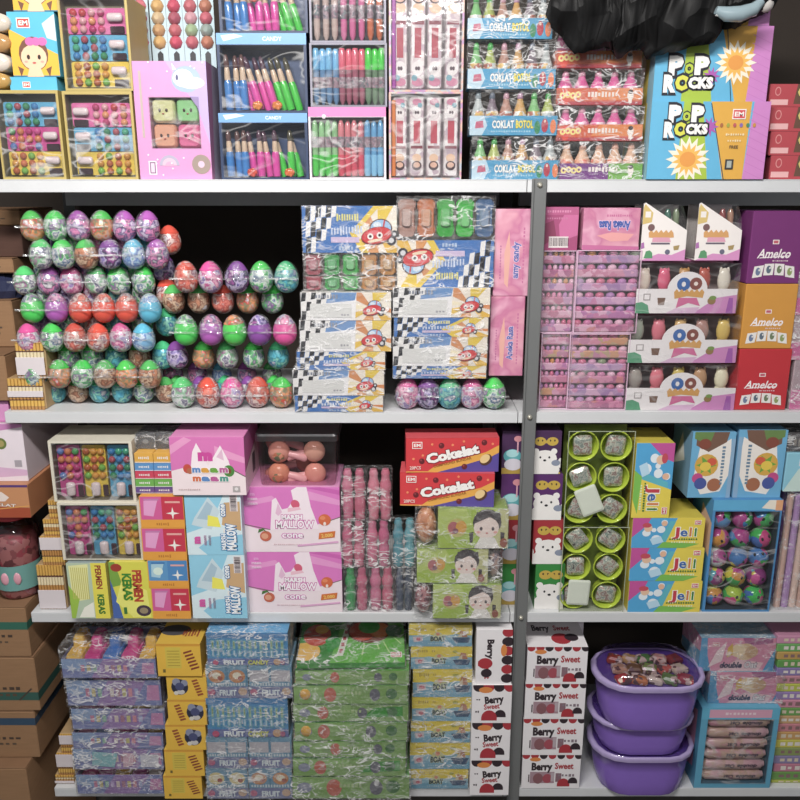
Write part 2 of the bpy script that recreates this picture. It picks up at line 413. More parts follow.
# ------------------------------------------------------------------ shared makers
def bead_pack(key):
    """blister card of round candies with a white capsule handle; key = (card, beads, upright, w, h, flip)"""
    card, beads, up, w, h, flip = key
    e = empty('bead_candy_pack', (0, 0, 0), 'x', 'candy pack'); L_, S_ = (h, w) if up else (w, h)
    b = M(); b.prism(rr(-w/2, w/2, 0, h, .004), 0, .004, mat(card, 'gloss')); b.build('card', e)
    n = 4; r = min(S_/3.1, L_*.62/n) * .5 * .97
    g = [M() for _ in range(12)]
    rnd = random.Random(card)
    for i in range(4):
        for j in range(3):
            t = L_*.04 + (i + .5) * L_*.62/n; q = (j - 1) * S_/3.15
            x, z = (q, h - t) if up else ((-w/2 + t) if not flip else (w/2 - t), h/2 + q)
            k = M(); k.ell((x, -.002, z), (r, r*.85, r), jelly(rnd.choice(beads), .12), 10, 6); k.build('candy_bead', e)
    b = M(); cx = L_*.83; lw = L_*.13; 
    if up: b.T = Matrix.Translation((0, -.006, h - cx))
    else: b.T = Matrix.Translation(((-w/2 + cx) if not flip else (w/2 - cx), -.006, h/2 + S_*.13)) @ Matrix.Rotation(math.pi/2, 4, 'Y')
    rc = S_*.17 if not up else S_*.2
    b.lathe([(rc*.45, -lw), (rc*.85, -lw*.9), (rc, -lw*.7), (rc, lw*.7), (rc*.85, lw*.9), (rc*.45, lw)], mat('f2dfe2', 'gloss'), (0, 0, 0), 10, True, 1, .7); b.build('capsule_handle', e)
    b = M()
    if up: b.box(w*.28, w*.5, -.004, 0, h*.02, h*.24, mat('4a2f3a', 'gloss'))
    else:
        c = (-w/2 + L_*.85) if not flip else (w/2 - L_*.85); b.box(c - L_*.12, c + L_*.12, -.004, 0, h*.02, h*.3, mat('3a2430', 'gloss'))
    b.build('ring_base', e)
    return e
bead_packs = Maker(bead_pack)
BC = {'pink': ('e86fae', ['e0457f', 'f2a06a', 'c8407a', 'f0b0b8', 'd84a50']), 'blue': ('5fb4dc', ['3f8fd0', '48b890', '7fd0e8', 'c05a6a', '3c9a6a']),
      'yellow': ('efcf3e', ['e8a33a', '7fc24a', 'e07a4a', 'f0d860', 'c86a3a']), 'magenta': ('d64c9a', ['c83a80', '6a8ad0', 'e88a5a', '58b068', 'e05aa0'])}
def ring_box(p, where, short, outer, inner, cards, up, flip=False, d=.10):
    e, (x0, x1, z0, z1) = windowed(p, 'candy_display_box', where, 'display box', mat(outer), mat(inner), (.04, .03, .96, .96), .021, d, frame=mat(outer))
    n = len(cards); W, H = x1 - x0, z1 - z0
    if not up: hh = H*.9/n; key = lambda c: (BC[c][0], tuple(BC[c][1]), False, W*.93, hh*.97, flip)
    else: ww = W*.98/n; key = lambda c: (BC[c][0], tuple(BC[c][1]), True, ww*.93, H*.92, flip)
    for i, c in enumerate(cards):
        lx, lz = (0, H*.02 + (n-1-i)*hh) if not up else (-W/2 + W/n*(i+.5), .001)
        bead_packs(key(c), p.loc(lx, .0145, z0 + lz), f'{c} bead candy pack with pale capsule in the ' + short)
        bpy.context  # packs lie side by side
    return e
# ------------------------------------------------------------------ shelf one (top)
Z1, Z2, Z3, Z4 = SH
def girl_art(f):
    f.rect('4fb8dc', 0, 0, 1, 1); f.poly('f0b51e', [(0, .02), (1, .02), (1, .35), (0, .74)]); f.poly('cfd8da', [(.72, .82), (1, .97), (1, .55), (.8, .6)])
    f.rect('3a7f9c', 0, 0, 1, .02)
    girl(f, .48, .3, .3); logo(f, .33, .83, .11)
def girl(f, x, y, h, hair='7a4f3c', bow='d86ab0', skin='f3c8a4'):
    k = f.H / f.W
    f.ell(hair, x, y + h*.18, h*.82, h*.9); f.ell(skin, x, y, h*.72, h*.66)
    f.poly(skin, [(x - h*.3*k, y - h*.5), (x + h*.3*k, y - h*.5), (x + h*.5*k, y - h*1.1), (x - h*.5*k, y - h*1.1)])
    for sx in (-1, 1):
        f.ell('3a2a26', x + sx*h*.3*k, y + h*.02, h*.09, h*.13); f.ell('f0a090', x + sx*h*.45*k, y - h*.22, h*.1, h*.06); f.poly(hair, [(x + sx*h*.95*k, y - h*.45), (x + sx*h*.62*k, y - h*.6), (x + sx*h*.8*k, y - h*1.0)])
    f.ell('c05050', x, y - h*.28, h*.1, h*.05)
    if bow:
        for sx in (-.5, 0, .5): f.ell(bow, x + (sx + .3)*h*.7*k, y + h*.82, h*.26, h*.22)
# the bottom tray boxes first, so the rest can stand on them
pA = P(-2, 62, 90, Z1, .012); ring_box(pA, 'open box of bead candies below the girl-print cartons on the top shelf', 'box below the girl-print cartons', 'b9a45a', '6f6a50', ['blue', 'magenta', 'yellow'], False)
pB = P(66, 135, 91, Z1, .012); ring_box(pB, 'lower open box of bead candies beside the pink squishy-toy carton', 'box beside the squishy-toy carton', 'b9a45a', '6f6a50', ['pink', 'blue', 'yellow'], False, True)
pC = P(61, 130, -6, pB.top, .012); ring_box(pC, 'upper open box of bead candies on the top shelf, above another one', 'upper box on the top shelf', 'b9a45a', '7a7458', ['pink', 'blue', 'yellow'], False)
q = pA; zb = pA.top
gy = ['lowest, mostly hidden,', 'middle, fully seen', 'topmost']
hg = Z(12, .03) - Z(77, .03)
zb2 = pA.top
zbase = zb2
p0 = P(10, 57, 77, zb2, .03); p0.h = Z(77, .03) - p0.z
for i in range(3):
    p = P(10, 57, 0, zbase, .03, h=p0.h if i == 0 else hg)
    printed(p, 'snack_carton', f'{["thin blue strip of a carton", "yellow and blue carton, fully visible,", "carton cut off by the picture edge"][i]} with cartoon girl print, {["lowest", "middle", "topmost"][i]} of its pile', 'carton', '4fb8dc',
            girl_art if i else (lambda f: (f.rect('4fb8dc', 0, 0, 1, 1), logo(f, .35, .45, .3))), d=.1, group='girl-print cartons'); zbase = p.top
# wafer packs at the very edge
def wafer_stick_pack(key):
    """standing sheaf of gold-banded wafer sticks with a white paper band"""
    w, h, n, band = key; e = empty('wafer_stick_pack', (0, 0, 0), 'x', 'wafer pack')
    r = w / n / 2
    for i in range(n):
        b = M(); x = -w/2 + r + i*2*r; prof = [(r*.95, 0)]
        ez = [0, .12, .3, .34, .56, .74, .78, 1]
        for q, cc in enumerate(('b8864a', 'e0b44e', '6a4438', 'c08a44', 'e8d8b0', '6a4438', 'd8a848')): b.lathe([(r*.95, h*ez[q]), (r*.95, h*ez[q+1])], mat(cc, 'gloss'), (x, r, 0), 8)
        b.build('wafer_stick', e)
    if band:
        b = M(); b.box(-w/2 - .0005, w/2 + .0005, -.0012, -.0002, h*band[0], h*band[1], mat('ddd3d6')); b.build('paper_band', e)
    b = M(); b.box(-w/2 - .001, w/2 + .001, 2*r + .0004, 2*r + .06, 0, h, mat('b9986a')); b.build('backing', e)
    return e
wafers = Maker(wafer_stick_pack)
def wafer(u0, u1, vt, zb, y, band, lab, h=None, n=9):
    p = P(u0, u1, vt, zb, y, h); wafers((round(p.w, 4), round(p.h, 4), n, band), p.loc(), lab, 'wafer stick packs'); return p
# jewelled candy strips behind the pink carton
def strip(key):
    e = empty('candy_strip', (0, 0, 0), 'x', 'candy strip'); cols, h, w = key
    b = M(); b.prism(rr(-w/2, w/2, 0, h, .008), 0, .002, mat('b4ccd2', 'gloss')); f = Face(b, (-w/2, 0, 0), (1, 0, 0), (0, 0, 1), w, h)
    zz = (Z(57, .125) - Z1) / h; f.poly('22262c', [(.32, zz - .05), (.68, zz - .05), (.68, zz + .015), (.5, zz + .03), (.32, zz + .015)]); b.build('backing_card', e)
    for i in range(7):
        k = M(); k.lathe([(.0118, 0), (.0118, .001), (.0095, .006), (.004, .0105)], jelly(cols[i % len(cols)], .15), (0, 0, 0), 8); o = k.build('candy_gem', e)
        o.rotation_euler = (math.pi/2, 0, 0); o.location = (0, 0, Z(50, .125) - Z1 + .012 + i*.0195)
    return e
strips = Maker(strip); yS = .125
for i, u in enumerate((146, 163, 179, 195, 210)):
    cols = [('d87a86', 'b9908a', 'd06a80'), ('d8b070', 'c8a070', 'd0b890'), ('d05a70', 'c87078', 'b06070'), ('c9707a', 'a0b890', 'd0a0a8'), ('c08068', '98a8a0', 'c86a78')][i]
    p = P(u-8, u+8, -10, Z1, yS); strips((cols, p.h, p.w*.98), p.loc(), f'strip of {["rosy", "honey-coloured", "raspberry red", "pink and green", "brownish and grey"][i]} gem candies standing behind the pink carton', 'gem candy strips')
# pink carton with four squishy toys
p = P(136, 209, 61, Z1, .012)
def sq_art(f):
    f.poly('b9a4d8', [(.45, 1), (1, 1), (1, .3), (.85, .62)]); f.ell('9fb4de', .72, .85, .13, .11); f.ell('e4e8f4', .68, .86, .09, .075); f.ell('e4e8f4', .8, .82, .11, .05); f.ell('5a5a80', .6, .865, .012, .025)
    f.poly('f3f3fa', [(.55, .93), (.6, .93), (.54, .985)]); f.rect('b8a8a0', .08, .36, .11, .92)
    f.ell('b0a8c0', .42, .12, .09, .09, 20, 0, 180); f.ell('d4b6c8', .42, .12, .065, .065, 20, 0, 180); f.ell('dba0c0', .42, .115, .04, .04, 20, 0, 180)
    f.ell('9c8a80', .86, .13, .085, .085); f.ell('d9b8cc', .86, .13, .03, .03); f.rect('e8dfe4', .13, .04, .24, .16); f.rect('8a6a88', .145, .05, .225, .15); f.rect('e4c4dc', .16, .06, .21, .14)
    for i in range(14):
        r = random.Random(i); f.ell('f6e2f0', r.random(), r.random()*.25 + (.0 if i % 2 else .75), .008, .008, 6)
e, (x0, x1, z0, z1) = windowed(p, 'squishy_toy_carton', 'pink and lilac carton with a window showing four soft toys', 'carton', mat('d592c4'), mat('c7a0b8'), (.2, .27, .87, .7), .03, .1, sq_art,
                               aside=lambda f: f.poly('cfc2de', [(.2, .0), (1, 0), (1, 1), (.4, 1)]))
wq, hq = (x1-x0)/2, (z1-z0)/2
for i, (c, nm) in enumerate((('e8a888', 'peach'), ('e86aa0', 'hot pink'), ('d8d89a', 'cream yellow'), ('8fd08a', 'pale green'))):
    e = empty('squishy_toy', p.loc(x0 + wq*(i % 2 + .5), .006, z0 + hq*(i//2) + .0005), f'{nm} soft squishy toy with a small face in the pink carton window', 'toy', 'squishy toys')
    b = M(); b.loft([[(x, y, z) for x, z in rr(-wq*.47*s, wq*.47*s, hq*.48 - hq*.47*s, hq*.48 + hq*.47*s, wq*.16*s)] for y, s in ((0, .82), (.003, .95), (.008, 1), (.016, 1), (.02, .9))], mat(c, 'soft')); b.build('body', e)
    b = M()
    for sx in (-1, 1): b.ell((sx*wq*.14, -.0006, hq*.5), (.0022, .001, .003), mat('4a3434', 'gloss'), 8, 6)
    b.ell((0, -.0006, hq*.36), (.002, .001, .0013), mat('b05a5a', 'gloss'), 8, 6); b.build('face', e)
# brush-shaped candies in navy boxes
def brush(key):
    c, tip = key; e = empty('candy_brush', (0, 0, 0), 'x', 'candy brush')
    b = M(); b.lathe([(.0062, 0), (.0068, .01), (.0068, .05), (.0055, .058)], jelly(c, .1), (0, 0, 0), 10); b.build('handle', e)
    b = M(); b.lathe([(.0048, .058), (.0052, .062), (.0046, .078), (.004, .083)], mat('e0c4a8', 'gloss'), (0, 0, 0), 10); b.build('ferrule', e)
    b = M(); b.lathe([(.004, .083), (.0048, .09), (.0044, .1), (.0022, .108)], mat(tip, 'gloss'), (0, 0, 0), 10); b.build('tip', e)
    return e
brushes = Maker(brush); zb = Z1
for lev, (u0, u1, vt) in enumerate(((220, 308, 113), (218, 307, 33), (218, 307, -45))):
    p = P(u0, u1, vt, zb, .014)
    def art(f): f.rect('6fa4dc', .0, .86, 1, 1); f.text('CANDY', .62, .93, .05, 'e8f0f8', bold=.01); f.poly('cfe0f4', [(.08, .9), (.3, .96), (.2, .99), (.05, .97)])
    nm = ['lowest', 'middle', 'topmost'][lev]
    e, (x0, x1, z0, z1) = windowed(p, 'brush_candy_box', f'{nm} navy box of brush-shaped candies with a pale blue header', 'display box', mat('2b3c5e'), mat('39507a'), (.035, .03, .965, .85), .04, .1, art, 'navy brush candy boxes')
    n = 10; sc = (z1 - z0) / .118
    for i in range(n):
        g = 0 if i < 3 else 1 if i < 7 else 2
        c = ['3f8fdc', 'f04ab4', '3fdc3f'][g]; cn = ['blue', 'magenta', 'bright green'][g]
        lean = -.28 if (g == 1 and lev == 1) or (g == 2 and lev) else -.04 - .1*(i % 2)*g
        t = -1
        lx = x0 + (x1-x0)*(i + .75)/(n + .6)
        brushes((c, ['6a4a48', '5a3c50', '54503c'][g]), p.loc(lx, .012 + .011*(i % 2), z0 + .0015), f'{cn} brush candy, {ORD[i]} from the squishy-toy side in the {nm} navy box', 'brush candies', (0, lean, 0), (1, 1, sc*.94))
    # loose candies at the foot of the box
    for i, (fx, c, cn) in enumerate(((.42, 'f0903a', 'orange'), (.66, 'f08a3a', 'amber')) if lev == 1 else ((.34, 'e8503a', 'red'), (.8, 'f07a3a', 'orange')) if lev == 0 else ((.38, 'e8604a', 'coral'),)):
        b = M(); b.T = Matrix.Translation(p.loc(x0 + (x1-x0)*fx, .0035, z0 + (.008 if lev < 2 else .05))) ; b.ell((0, 0, 0), (.009, .003, .0068), jelly(c, .1), 12, 8)
        for a in range(5): b.ell((.006*math.cos(a*1.256), -.001, .005*math.sin(a*1.256)), (.003, .0022, .003), jelly(c, .1), 8, 6)
        o = b.build('flower_candy'); tag(o, f'{cn} flower candy lying against the front of the {nm} navy brush box', 'candy', 'loose flower candies')
    zb = p.top
# pen-shaped candies
def pen(key):
    c, cap, h = key; e = empty('candy_pen', (0, 0, 0), 'x', 'candy pen')
    b = M(); b.lathe([(.002, 0), (.0052, .008), (.0055, .02), (.0055, h*.62)], jelly(c, .2), (0, 0, 0), 10)
    b.lathe([(.0057, h*.3), (.0058, h*.31), (.0058, h*.48), (.0057, h*.49)], print_mat('pen_print', ['6a6a78', 'b8a8b0', '9a7a88', '6a7a80', 'd8c8c8'], 90, .25, 0, True, 'wave'), (0, 0, 0), 10); b.build('barrel', e)
    b = M(); b.lathe([(.0058, h*.62), (.006, h*.64), (.006, h*.94), (.0045, h)], jelly(cap, .1), (0, 0, 0), 10); b.build('cap', e); return e
pens = Maker(pen); zb = Z1
for lev, (u0, u1, vt) in enumerate(((309, 386, 107), (310, 387, 43), (309, 386, -40))):
    p = P(u0, u1, vt, zb, .014); nm = ['lower', 'middle', 'upper'][lev]
    def art(f):
        if lev == 0: f.rect('d97ab4', 0, .87, 1, 1); f.ell('f4e4ee', .2, .87, .03, .03)
    e, (x0, x1, z0, z1) = windowed(p, 'pen_candy_box', f'{["lower open box of pen candies with a pink rim", "middle open box of pen candies, caps up", "upper clear box of patterned pen candies, cut off by the picture edge"][lev]}', 'display box',
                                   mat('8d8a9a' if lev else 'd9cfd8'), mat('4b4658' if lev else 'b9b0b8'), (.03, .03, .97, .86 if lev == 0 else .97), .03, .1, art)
    H = z1 - z0; n = 11 if lev < 2 else 8
    seq = [('9fdc9a', '3fd83f', 'green'), ('f08a96', 'e8506a', 'coral red'), ('6fb8e8', '8fd0f4', 'light blue')] if lev == 0 else [('6f9cc8', '7fc8f4', 'light blue'), ('b86a80', 'f06a84', 'coral red'), ('7a9a7a', '3fe03f', 'green')] if lev == 1 else [('d8c0b8', '6a6a78', 'beige'), ('e87ab0', 'e06a90', 'pink'), ('e07a50', 'd88a6a', 'orange')]
    for i in range(n):
        g = min(2, i * 3 // n); c, cap, cn = seq[g]; up = lev != 0
        pens((c, cap, round(H*.95, 4)), p.loc(x0 + (x1-x0)*(i + .5)/n, .01 + .004*(i % 2), z0 + (.001 if up else H*.97)), f'{cn} pen candy, {ORD[i]} from the navy boxes in the {nm} pen box', 'pen candies', (0, 0, 0) if up else (math.pi, 0, 0))
    zb = p.top
# flat wrapped candy sticks
def stick(key):
    w, h, c = key; b = M(); b.loft([[(x, y, z) for x, z in rr(-w/2 + i, w/2 - i, i, h - i, .004)] for y, i in ((-.003, .002), (0, .0), (.004, .0))], print_mat('stick_paper', ['e9e0e0', 'd8c8cc', 'f2eeee', 'c9b4c0'], 120, .3))
    f = Face(b, (-w/2, -.003, 0), (1, 0, 0), (0, 0, 1), w, h)
    f.rect(c, .28, .3, .72, .58); f.rect('f4eef0', .12, .32, .26, .6); f.rect('8a3448', .1, .61, .9, .645); f.ell('f0c8a8', .5, .76, .06, .05); f.ell('4a3038', .5, .86, .065, .06); f.ell('e8b8a0', .5, .85, .045, .035)
    f.ell('f3ecec', .5, .2, .06, .07); f.ell('5a4450', .42, .2, .014, .02); f.ell('5a4450', .58, .2, .014, .02); f.ell('d88aa8', .5, .07, .06, .04); f.ell('7fb0c0', .3, .11, .03, .03)
    o = b.build('candy_stick'); return tag(o, 'x', 'candy stick')
sticks = Maker(stick); zb = Z1
for lev, (u0, u1, vt) in enumerate(((389, 462, 92), (389, 464, -25))):
    p = P(u0, u1, vt, zb, .014); nm = ['lower', 'upper'][lev]
    e, (x0, x1, z0, z1) = windowed(p, 'stick_candy_box', f'{nm} clear-fronted box of four wrapped candy sticks beside the blue bottle trays', 'display box', print_mat('sticks_card', ['c05aa8', 'a8b8c0', 'd8a890', 'b07ab0', '90a8a0'], 40, .4, 0, True, 'wave'), mat('a89aa0'), (.03, .02, .97, .98), .025, .1)
    n = 4; W = (x1-x0)
    for i in range(n):
        sticks((round(W/n*.86, 4), round((z1-z0)*.97, 4), ['c8485c', 'b83a50'][lev]), p.loc(x0 + W*(i+.5)/n, .012, z0 + (.001 if lev else (z1-z0)*.98)), f'candy stick in white and red wrapper, {ORD[i]} from the pens in the {nm} stick box', 'wrapped candy sticks', (0, (0, .01)[i % 2], 0) if lev else (0, math.pi, 0))
    b = M(); b.box(-.0035, .0035, .004, .008, .002, (z1-z0)*.93, mat('e8843a' if lev == 0 else 'b052b0', 'gloss')); o = b.build('flat_straw', None, p.loc(x0 + .004, .001, z0)); tag(o, f'{["orange", "purple"][lev]} flat straw at the edge of the {nm} stick box', 'straw')
    zb = p.top
# bottle candies in printed trays
def bottle(key):
    c, cap, h, r, lab = key; e = empty('bottle_candy', (0, 0, 0), 'x', 'bottle candy')
    b = M(); b.lathe([(r*.85, 0), (r, .002), (r, h*.48), (r*.9, h*.56), (r*.55, h*.72), (r*.42, h*.82)], jelly(c, .18), (0, 0, 0), 12)
    b.lathe([(r*1.02, h*.40), (r*1.03, h*.41), (r*1.0, h*.52), (r*.99, h*.53)], print_mat('bottle_label_' + lab, {'w': ['e8e4dc', 'd8b060', 'c8d0d0', 'b06a5a'], 'p': ['f4c8dc', 'e878b0', 'f8e0ea'], 'o': ['f0b090', 'e8806a', 'f4d0b8']}[lab], 130, .3), (0, 0, 0), 12); b.build('bottle', e)
    b = M(); b.lathe([(r*.42, h*.82), (r*.5, h*.83), (r*.4, h*.94), (r*.2, h)], jelly(cap, .15), (0, 0, 0), 10); b.build('cap', e); return e
bottles = Maker(bottle)
def tray_row(stack_u, vbots, nb, artf, namef, caps, cols, group, tray_h, lab, base_col, y=.012):
    zs = [Z1] + [Z(v, y) for v in vbots]
    for k in range(len(vbots)):
        u0, u1 = stack_u[k]; p = P(u0, u1, 0, zs[k], y, h=zs[k+1] - zs[k] - .001)
        e = empty('bottle_candy_tray', p.loc(), namef(k), 'candy tray', group)
        b = M(); th = tray_h*1.0; d = .05; b.box(-p.w/2, p.w/2, 0, .0015, 0, th, base_col(k)); b.box(-p.w/2, p.w/2, .0016, d, 0, .0015, base_col(k)); b.box(-p.w/2, -p.w/2 + .0015, .0016, d, .0016, th, base_col(k)); b.box(p.w/2 - .0015, p.w/2, .0016, d, .0016, th, base_col(k)); b.box(-p.w/2 + .0016, p.w/2 - .0016, d - .0015, d, .0016, th, base_col(k))
        artf(front(b, p.w, th), k); b.build('tray', e)
        wrap_box(e, p.w, d, p.h - .001, seed=k*7 + nb, amp=.0012, pad=.0008)
        hb = p.h - .003; r = min((p.w - .006)/nb/2*.96, .0135)
        for i in range(nb):
            c, cp, cn = cols(k, i)
            bottles((c, cp, round(hb, 3), round(r, 4), lab(k)), p.loc(-p.w/2 + .003 + (p.w - .006)*(i+.5)/nb, .0032 + r, .0018), f'{cn}, {ORD[i]} from the stick boxes, {namef(k)}', group + ' bottles')
LV = ['lowest', 'second-lowest', 'second-highest', 'highest']
def cok(f, k):
    f.rect('3f9cc8', 0, 0, 1, 1); f.poly('b9d4e4', [(0, 0), (.14, 0), (.2, .5), (.16, 1), (0, 1)]); f.poly('c05a78', [(.06, .35), (.16, .4), (.15, .75), (.07, .7)]); f.text('COKLAT', .38, .56, .36, 'f2f4ee', w=.25, bold=.04, out='2a5a8a'); f.text('BOTOL', .625, .56, .36, 'f0dc3a', w=.2, bold=.04, out='2a6a5a')
    f.scrib(.24, .7, .2, .1, '9fd0e4', 16, 3); f.ell('2f8a5a', .77, .4, .16, .34); f.ell('b83a4e', .855, .5, .18, .36); f.ell('e8804a', .95, .45, .16, .36); f.ell('f0d0c0', .855, .72, .06, .08)
tray_row([(472, 560), (470, 558), (468, 556), (468, 553)], [135.5, 89, 39, -8], 6, cok, lambda k: f'{LV[k]} blue-fronted bottle candy tray', None,
         lambda k, i: [('8fd08a', '4fc05a', 'green bottle candy'), ('b8c86a', '4fb85a', 'yellow-green bottle candy'), ('c89a8a', 'd8a8b8', 'rosy bottle candy'), ('e0b06a', 'c89ab8', 'amber bottle candy'), ('8a7a88', '7a8494', 'dark grey bottle candy'), ('c8d0d0', '8a98a0', 'pale grey bottle candy')][i if k != 1 else (5, 4, 2, 3, 0, 1)[i]],
         'blue bottle candy trays', .031, lambda k: 'w', lambda k: mat('3f9cc8'))
def pnk(f, k):
    if k == 0: f.rect('7a3a8a', 0, 0, .62, 1); f.rect('6fb03a', .6, 0, 1, 1)
    else: f.rect('d8603a', 0, 0, 1, 1); f.poly('e88a4a', [(.4, .3), (1, .3), (1, 1), (.5, 1)]); f.rect('b83a48', 0, 0, 1, .2); f.ell('e04a3a', .1, .5, .3, .5)
    for i in range(4): f.ell('f4e08a', .07 + i*.06, .55 + .06*(i % 2), .19, .2)
    for i in range(4): f.ell('d84a5a' if k else '7a3a8a', .07 + i*.06, .55 + .06*(i % 2), .07, .08)
    f.scrib(.36, .72, .62, .34, 'f0e4dc', 9, 5); f.ell('f6ece4', .86, .55, .2, .3); f.ell('3a2a2a', .86, .78, .16, .13); f.rect('f6ece4', .84, .1, .88, .4)
tray_row([(558, 643), (557, 643), (557, 643), (556, 643)], [141, 105, 68, 14], 5, pnk, lambda k: f'{LV[k]} {"purple and green" if k == 0 else "orange"}-fronted bottle candy tray', None,
         lambda k, i: ('f4c8a8', 'f0b8a0', 'peach-topped bottle candy') if k == 0 else ('f06ab0', 'e8a8c0', 'pink bottle candy'), 'pink-bottle trays', .026, lambda k: 'o' if k == 0 else 'p', lambda k: mat('7a3a8a' if k == 0 else 'd8603a'))
# striped popping-candy cartons
def pop_title(f, x, y, s):
    for t, dx, dy, h, w in (('P', -.115, .1, .22, .1), ('O', .0, .06, .11, .06), ('P', .11, .1, .21, .1), ('R', -.16, -.14, .2, .085), ('O', -.05, -.13, .17, .1), ('CKS', .11, -.13, .13, .17)):
        col = 'b9cc2e' if t == 'O' and dy > 0 else 'f2f0ec'
        f.text(t, x + dx*s, y + dy*s, h*s, '2a2a34', w=w*s*1.5, bold=.2, rot=0); f.text(t, x + dx*s, y + dy*s, h*s, col if t != 'O' or dy > 0 else 'd8d83a', w=w*s*1.28, bold=.07)
def pop_art(f, lower):
    f.rect('5cb4dc', 0, 0, 1, 1); f.poly('a8c42e', [(.25, 0), (.52, 0), (.43, 1), (.27, 1)]); f.poly('e0a832', [(.72, 0), (.86, 0), (.86, 1), (.56, 1)]) if not lower else f.poly('e0a832', [(.65, 0), (.82, 0), (.84, 1), (.5, 1)])
    f.poly('d084c8', [(.82, 0), (1, 0), (1, 1), (.86, 1)]); 
    for i in range(1, 9): f.line('c878c0', .83, i/9, 1, i/9 - .12, .008)
    f.line('2a4a5a', .66 if lower else .69, 0, .5 if lower else .6, .98, .012)
    cx, cy = (.34, .26) if lower else (.7, .52)
    f.star('f2ead6', cx, cy, .30, .2, 16); f.star('f0b84a', cx, cy, .22, .13, 14, .2); f.ell('e89a3a', cx, cy, .11, .1)
    f.star('b05ab4', .5 if not lower else .5, .34 if not lower else .68, .13, .06, 9)
    pop_title(f, .3, .38 if not lower else .76, 1.0 if not lower else .85)
    if lower:
        logo(f, .74, .84, .09, 'd84a50')
        for i in range(6): f.ell(['b06a3a', 'a0a83a', 'c05a5a', '8a6ab0', '4a8a5a', 'c88a3a'][i], .6 + i*.055, .7, .022, .028)
        f.scrib(.64, .8, .58, .03, 'e8d8a8', 8, 2); f.scrib(.66, .78, .5, .03, 'e8d8a8', 6, 4); f.text('FREE', .72, .42, .04, '5a4a3a', bold=.01); f.rect('3a3a3a', .66, .13, .73, .26); f.rect('a8b0a8', .675, .15, .715, .24)
def pop_side(f): f.rect('c8b848', 0, 0, 1, 1); f.poly('7fb86a', [(.0, 0), (.3, 0), (.5, 1), (.2, 1)]); f.ell('e8d8c0', .6, .5, .14, .2); f.poly('8ab8c8', [(.8, 0), (1, 0), (1, 1), (.85, 1)])
zb = Z1; 
for k, (u0, u1, vt) in enumerate(((649, 767, 101.5), (655, 770, 26), (655, 773, -50))):
    p = P(u0, u1, vt, zb, -.004 if k == 0 else 0); zb = p.top
    printed(p, 'candy_carton', ['lower striped carton of popping candy, standing on the top shelf', 'upper striped carton of popping candy, half under the black bag', 'third striped carton, almost wholly behind the black bag'][k], 'carton', '5cb4dc', lambda f: pop_art(f, k == 0), .16, 'striped popping-candy cartons', aside=pop_side)
    popz = (p.x, p.w)
# red chocolate cartons
zb = Z1
for k, vt in enumerate((155.5, 131.5, 107, 84)):
    def art(f):
        f.rect('b8424c', 0, 0, 1, 1); f.poly('6a4a3a', [(.36, .1), (1, .1), (1, 1), (.4, 1)]); f.poly('b8424c', [(.3, 0), (1, 0), (1, .12), (.3, .12)]); f.text('CHO', .66, .66, .42, 'd8c06a', w=.5, bold=.05, out='4a5a2a'); f.text('CHOCO', .66, .24, .16, 'e8d8c0', bold=.01); f.rect('e8b0b0', .02, .08, .28, .32); f.ell('d88a8a', .12, .68, .14, .2, 20); f.ell('b8424c', .12, .68, .1, .15, 20)
    p = P(770 - k*.2, 838, vt, zb, .012); printed(p, 'chocolate_carton', f'{LV[k]} of the four red chocolate cartons with gold lettering on the top shelf', 'carton', 'a83a46', art, .12, 'red chocolate cartons'); zb = p.top
# black bag drooping over the cartons
edge = [(553, 26), (566, 36), (580, 53), (592, 50), (608, 46), (618, 48), (622, 59), (636, 52), (648, 47), (656, 58), (672, 52), (700, 47), (722, 42), (726, 30), (738, 27), (752, 20), (768, 13), (782, 8)]
b = M(); r = random.Random(4); rings = []
ys = -.03
wob = lambda a, b_: math.sin(a*.31 + b_*2.1) * .6 + math.sin(a*.13 - b_*3.3 + 1) * .6 + math.sin(a*.8 + b_*5) * .45 + math.sin(a*1.9 + b_*7) * .25
for i in range(70):
    t = i / 69 * (len(edge) - 1); j = min(int(t), len(edge) - 2); a = t - j
    u = edge[j][0]*(1-a) + edge[j+1][0]*a; v = edge[j][1]*(1-a) + edge[j+1][1]*a + r.uniform(-1, 1)
    z = Z(v, -.035); ztop = Z(-58, -.035); x = X(u, (z + ztop)/2, -.035)
    kk = [0]
    def cr(s): kk[0] += 1; return s * wob(i, kk[0]) * 1.3 + s*.15*r.uniform(-1, 1)
    prof = [(-.014, z + .004), (-.02 + cr(.004), z), (-.034 + cr(.005), z + .012), (-.042 + cr(.008), z + (ztop - z)*.3), (-.05 + cr(.012), z + (ztop - z)*.55 + cr(.006)), (-.046 + cr(.012), z + (ztop-z)*.8), (-.02, ztop + .012 + cr(.004)), (.05, ztop + .02 + cr(.004)), (.05, ztop + .006), (-.009, ztop + .004), (-.0095, z + (ztop-z)*.6), (-.0095, z + .02)]
    rings.append([(x + cr(.004), y, zz) for y, zz in prof])
b.loft(rings, print_mat('black_bag_plastic', ['030304', '060608', '020203', '050507'], 30, .5, 0, False, 'wave'), True)
for n_ in MATS[('print', 'black_bag_plastic')].node_tree.nodes:
    if n_.type == 'BSDF_PRINCIPLED':
        inp(n_, 'Specular IOR Level', .14); nt_ = n_.id_data; t_ = nt_.nodes.new('ShaderNodeTexCoord'); z_ = nt_.nodes.new('ShaderNodeTexVoronoi'); z_.inputs['Scale'].default_value = 17
        b_ = nt_.nodes.new('ShaderNodeBump'); b_.inputs['Strength'].default_value = .9; b_.inputs['Distance'].default_value = .02
        nt_.links.new(t_.outputs['Object'], z_.inputs['Vector']); nt_.links.new(z_.outputs['Distance'], b_.inputs['Height']); nt_.links.new(b_.outputs[0], n_.inputs['Normal']); break
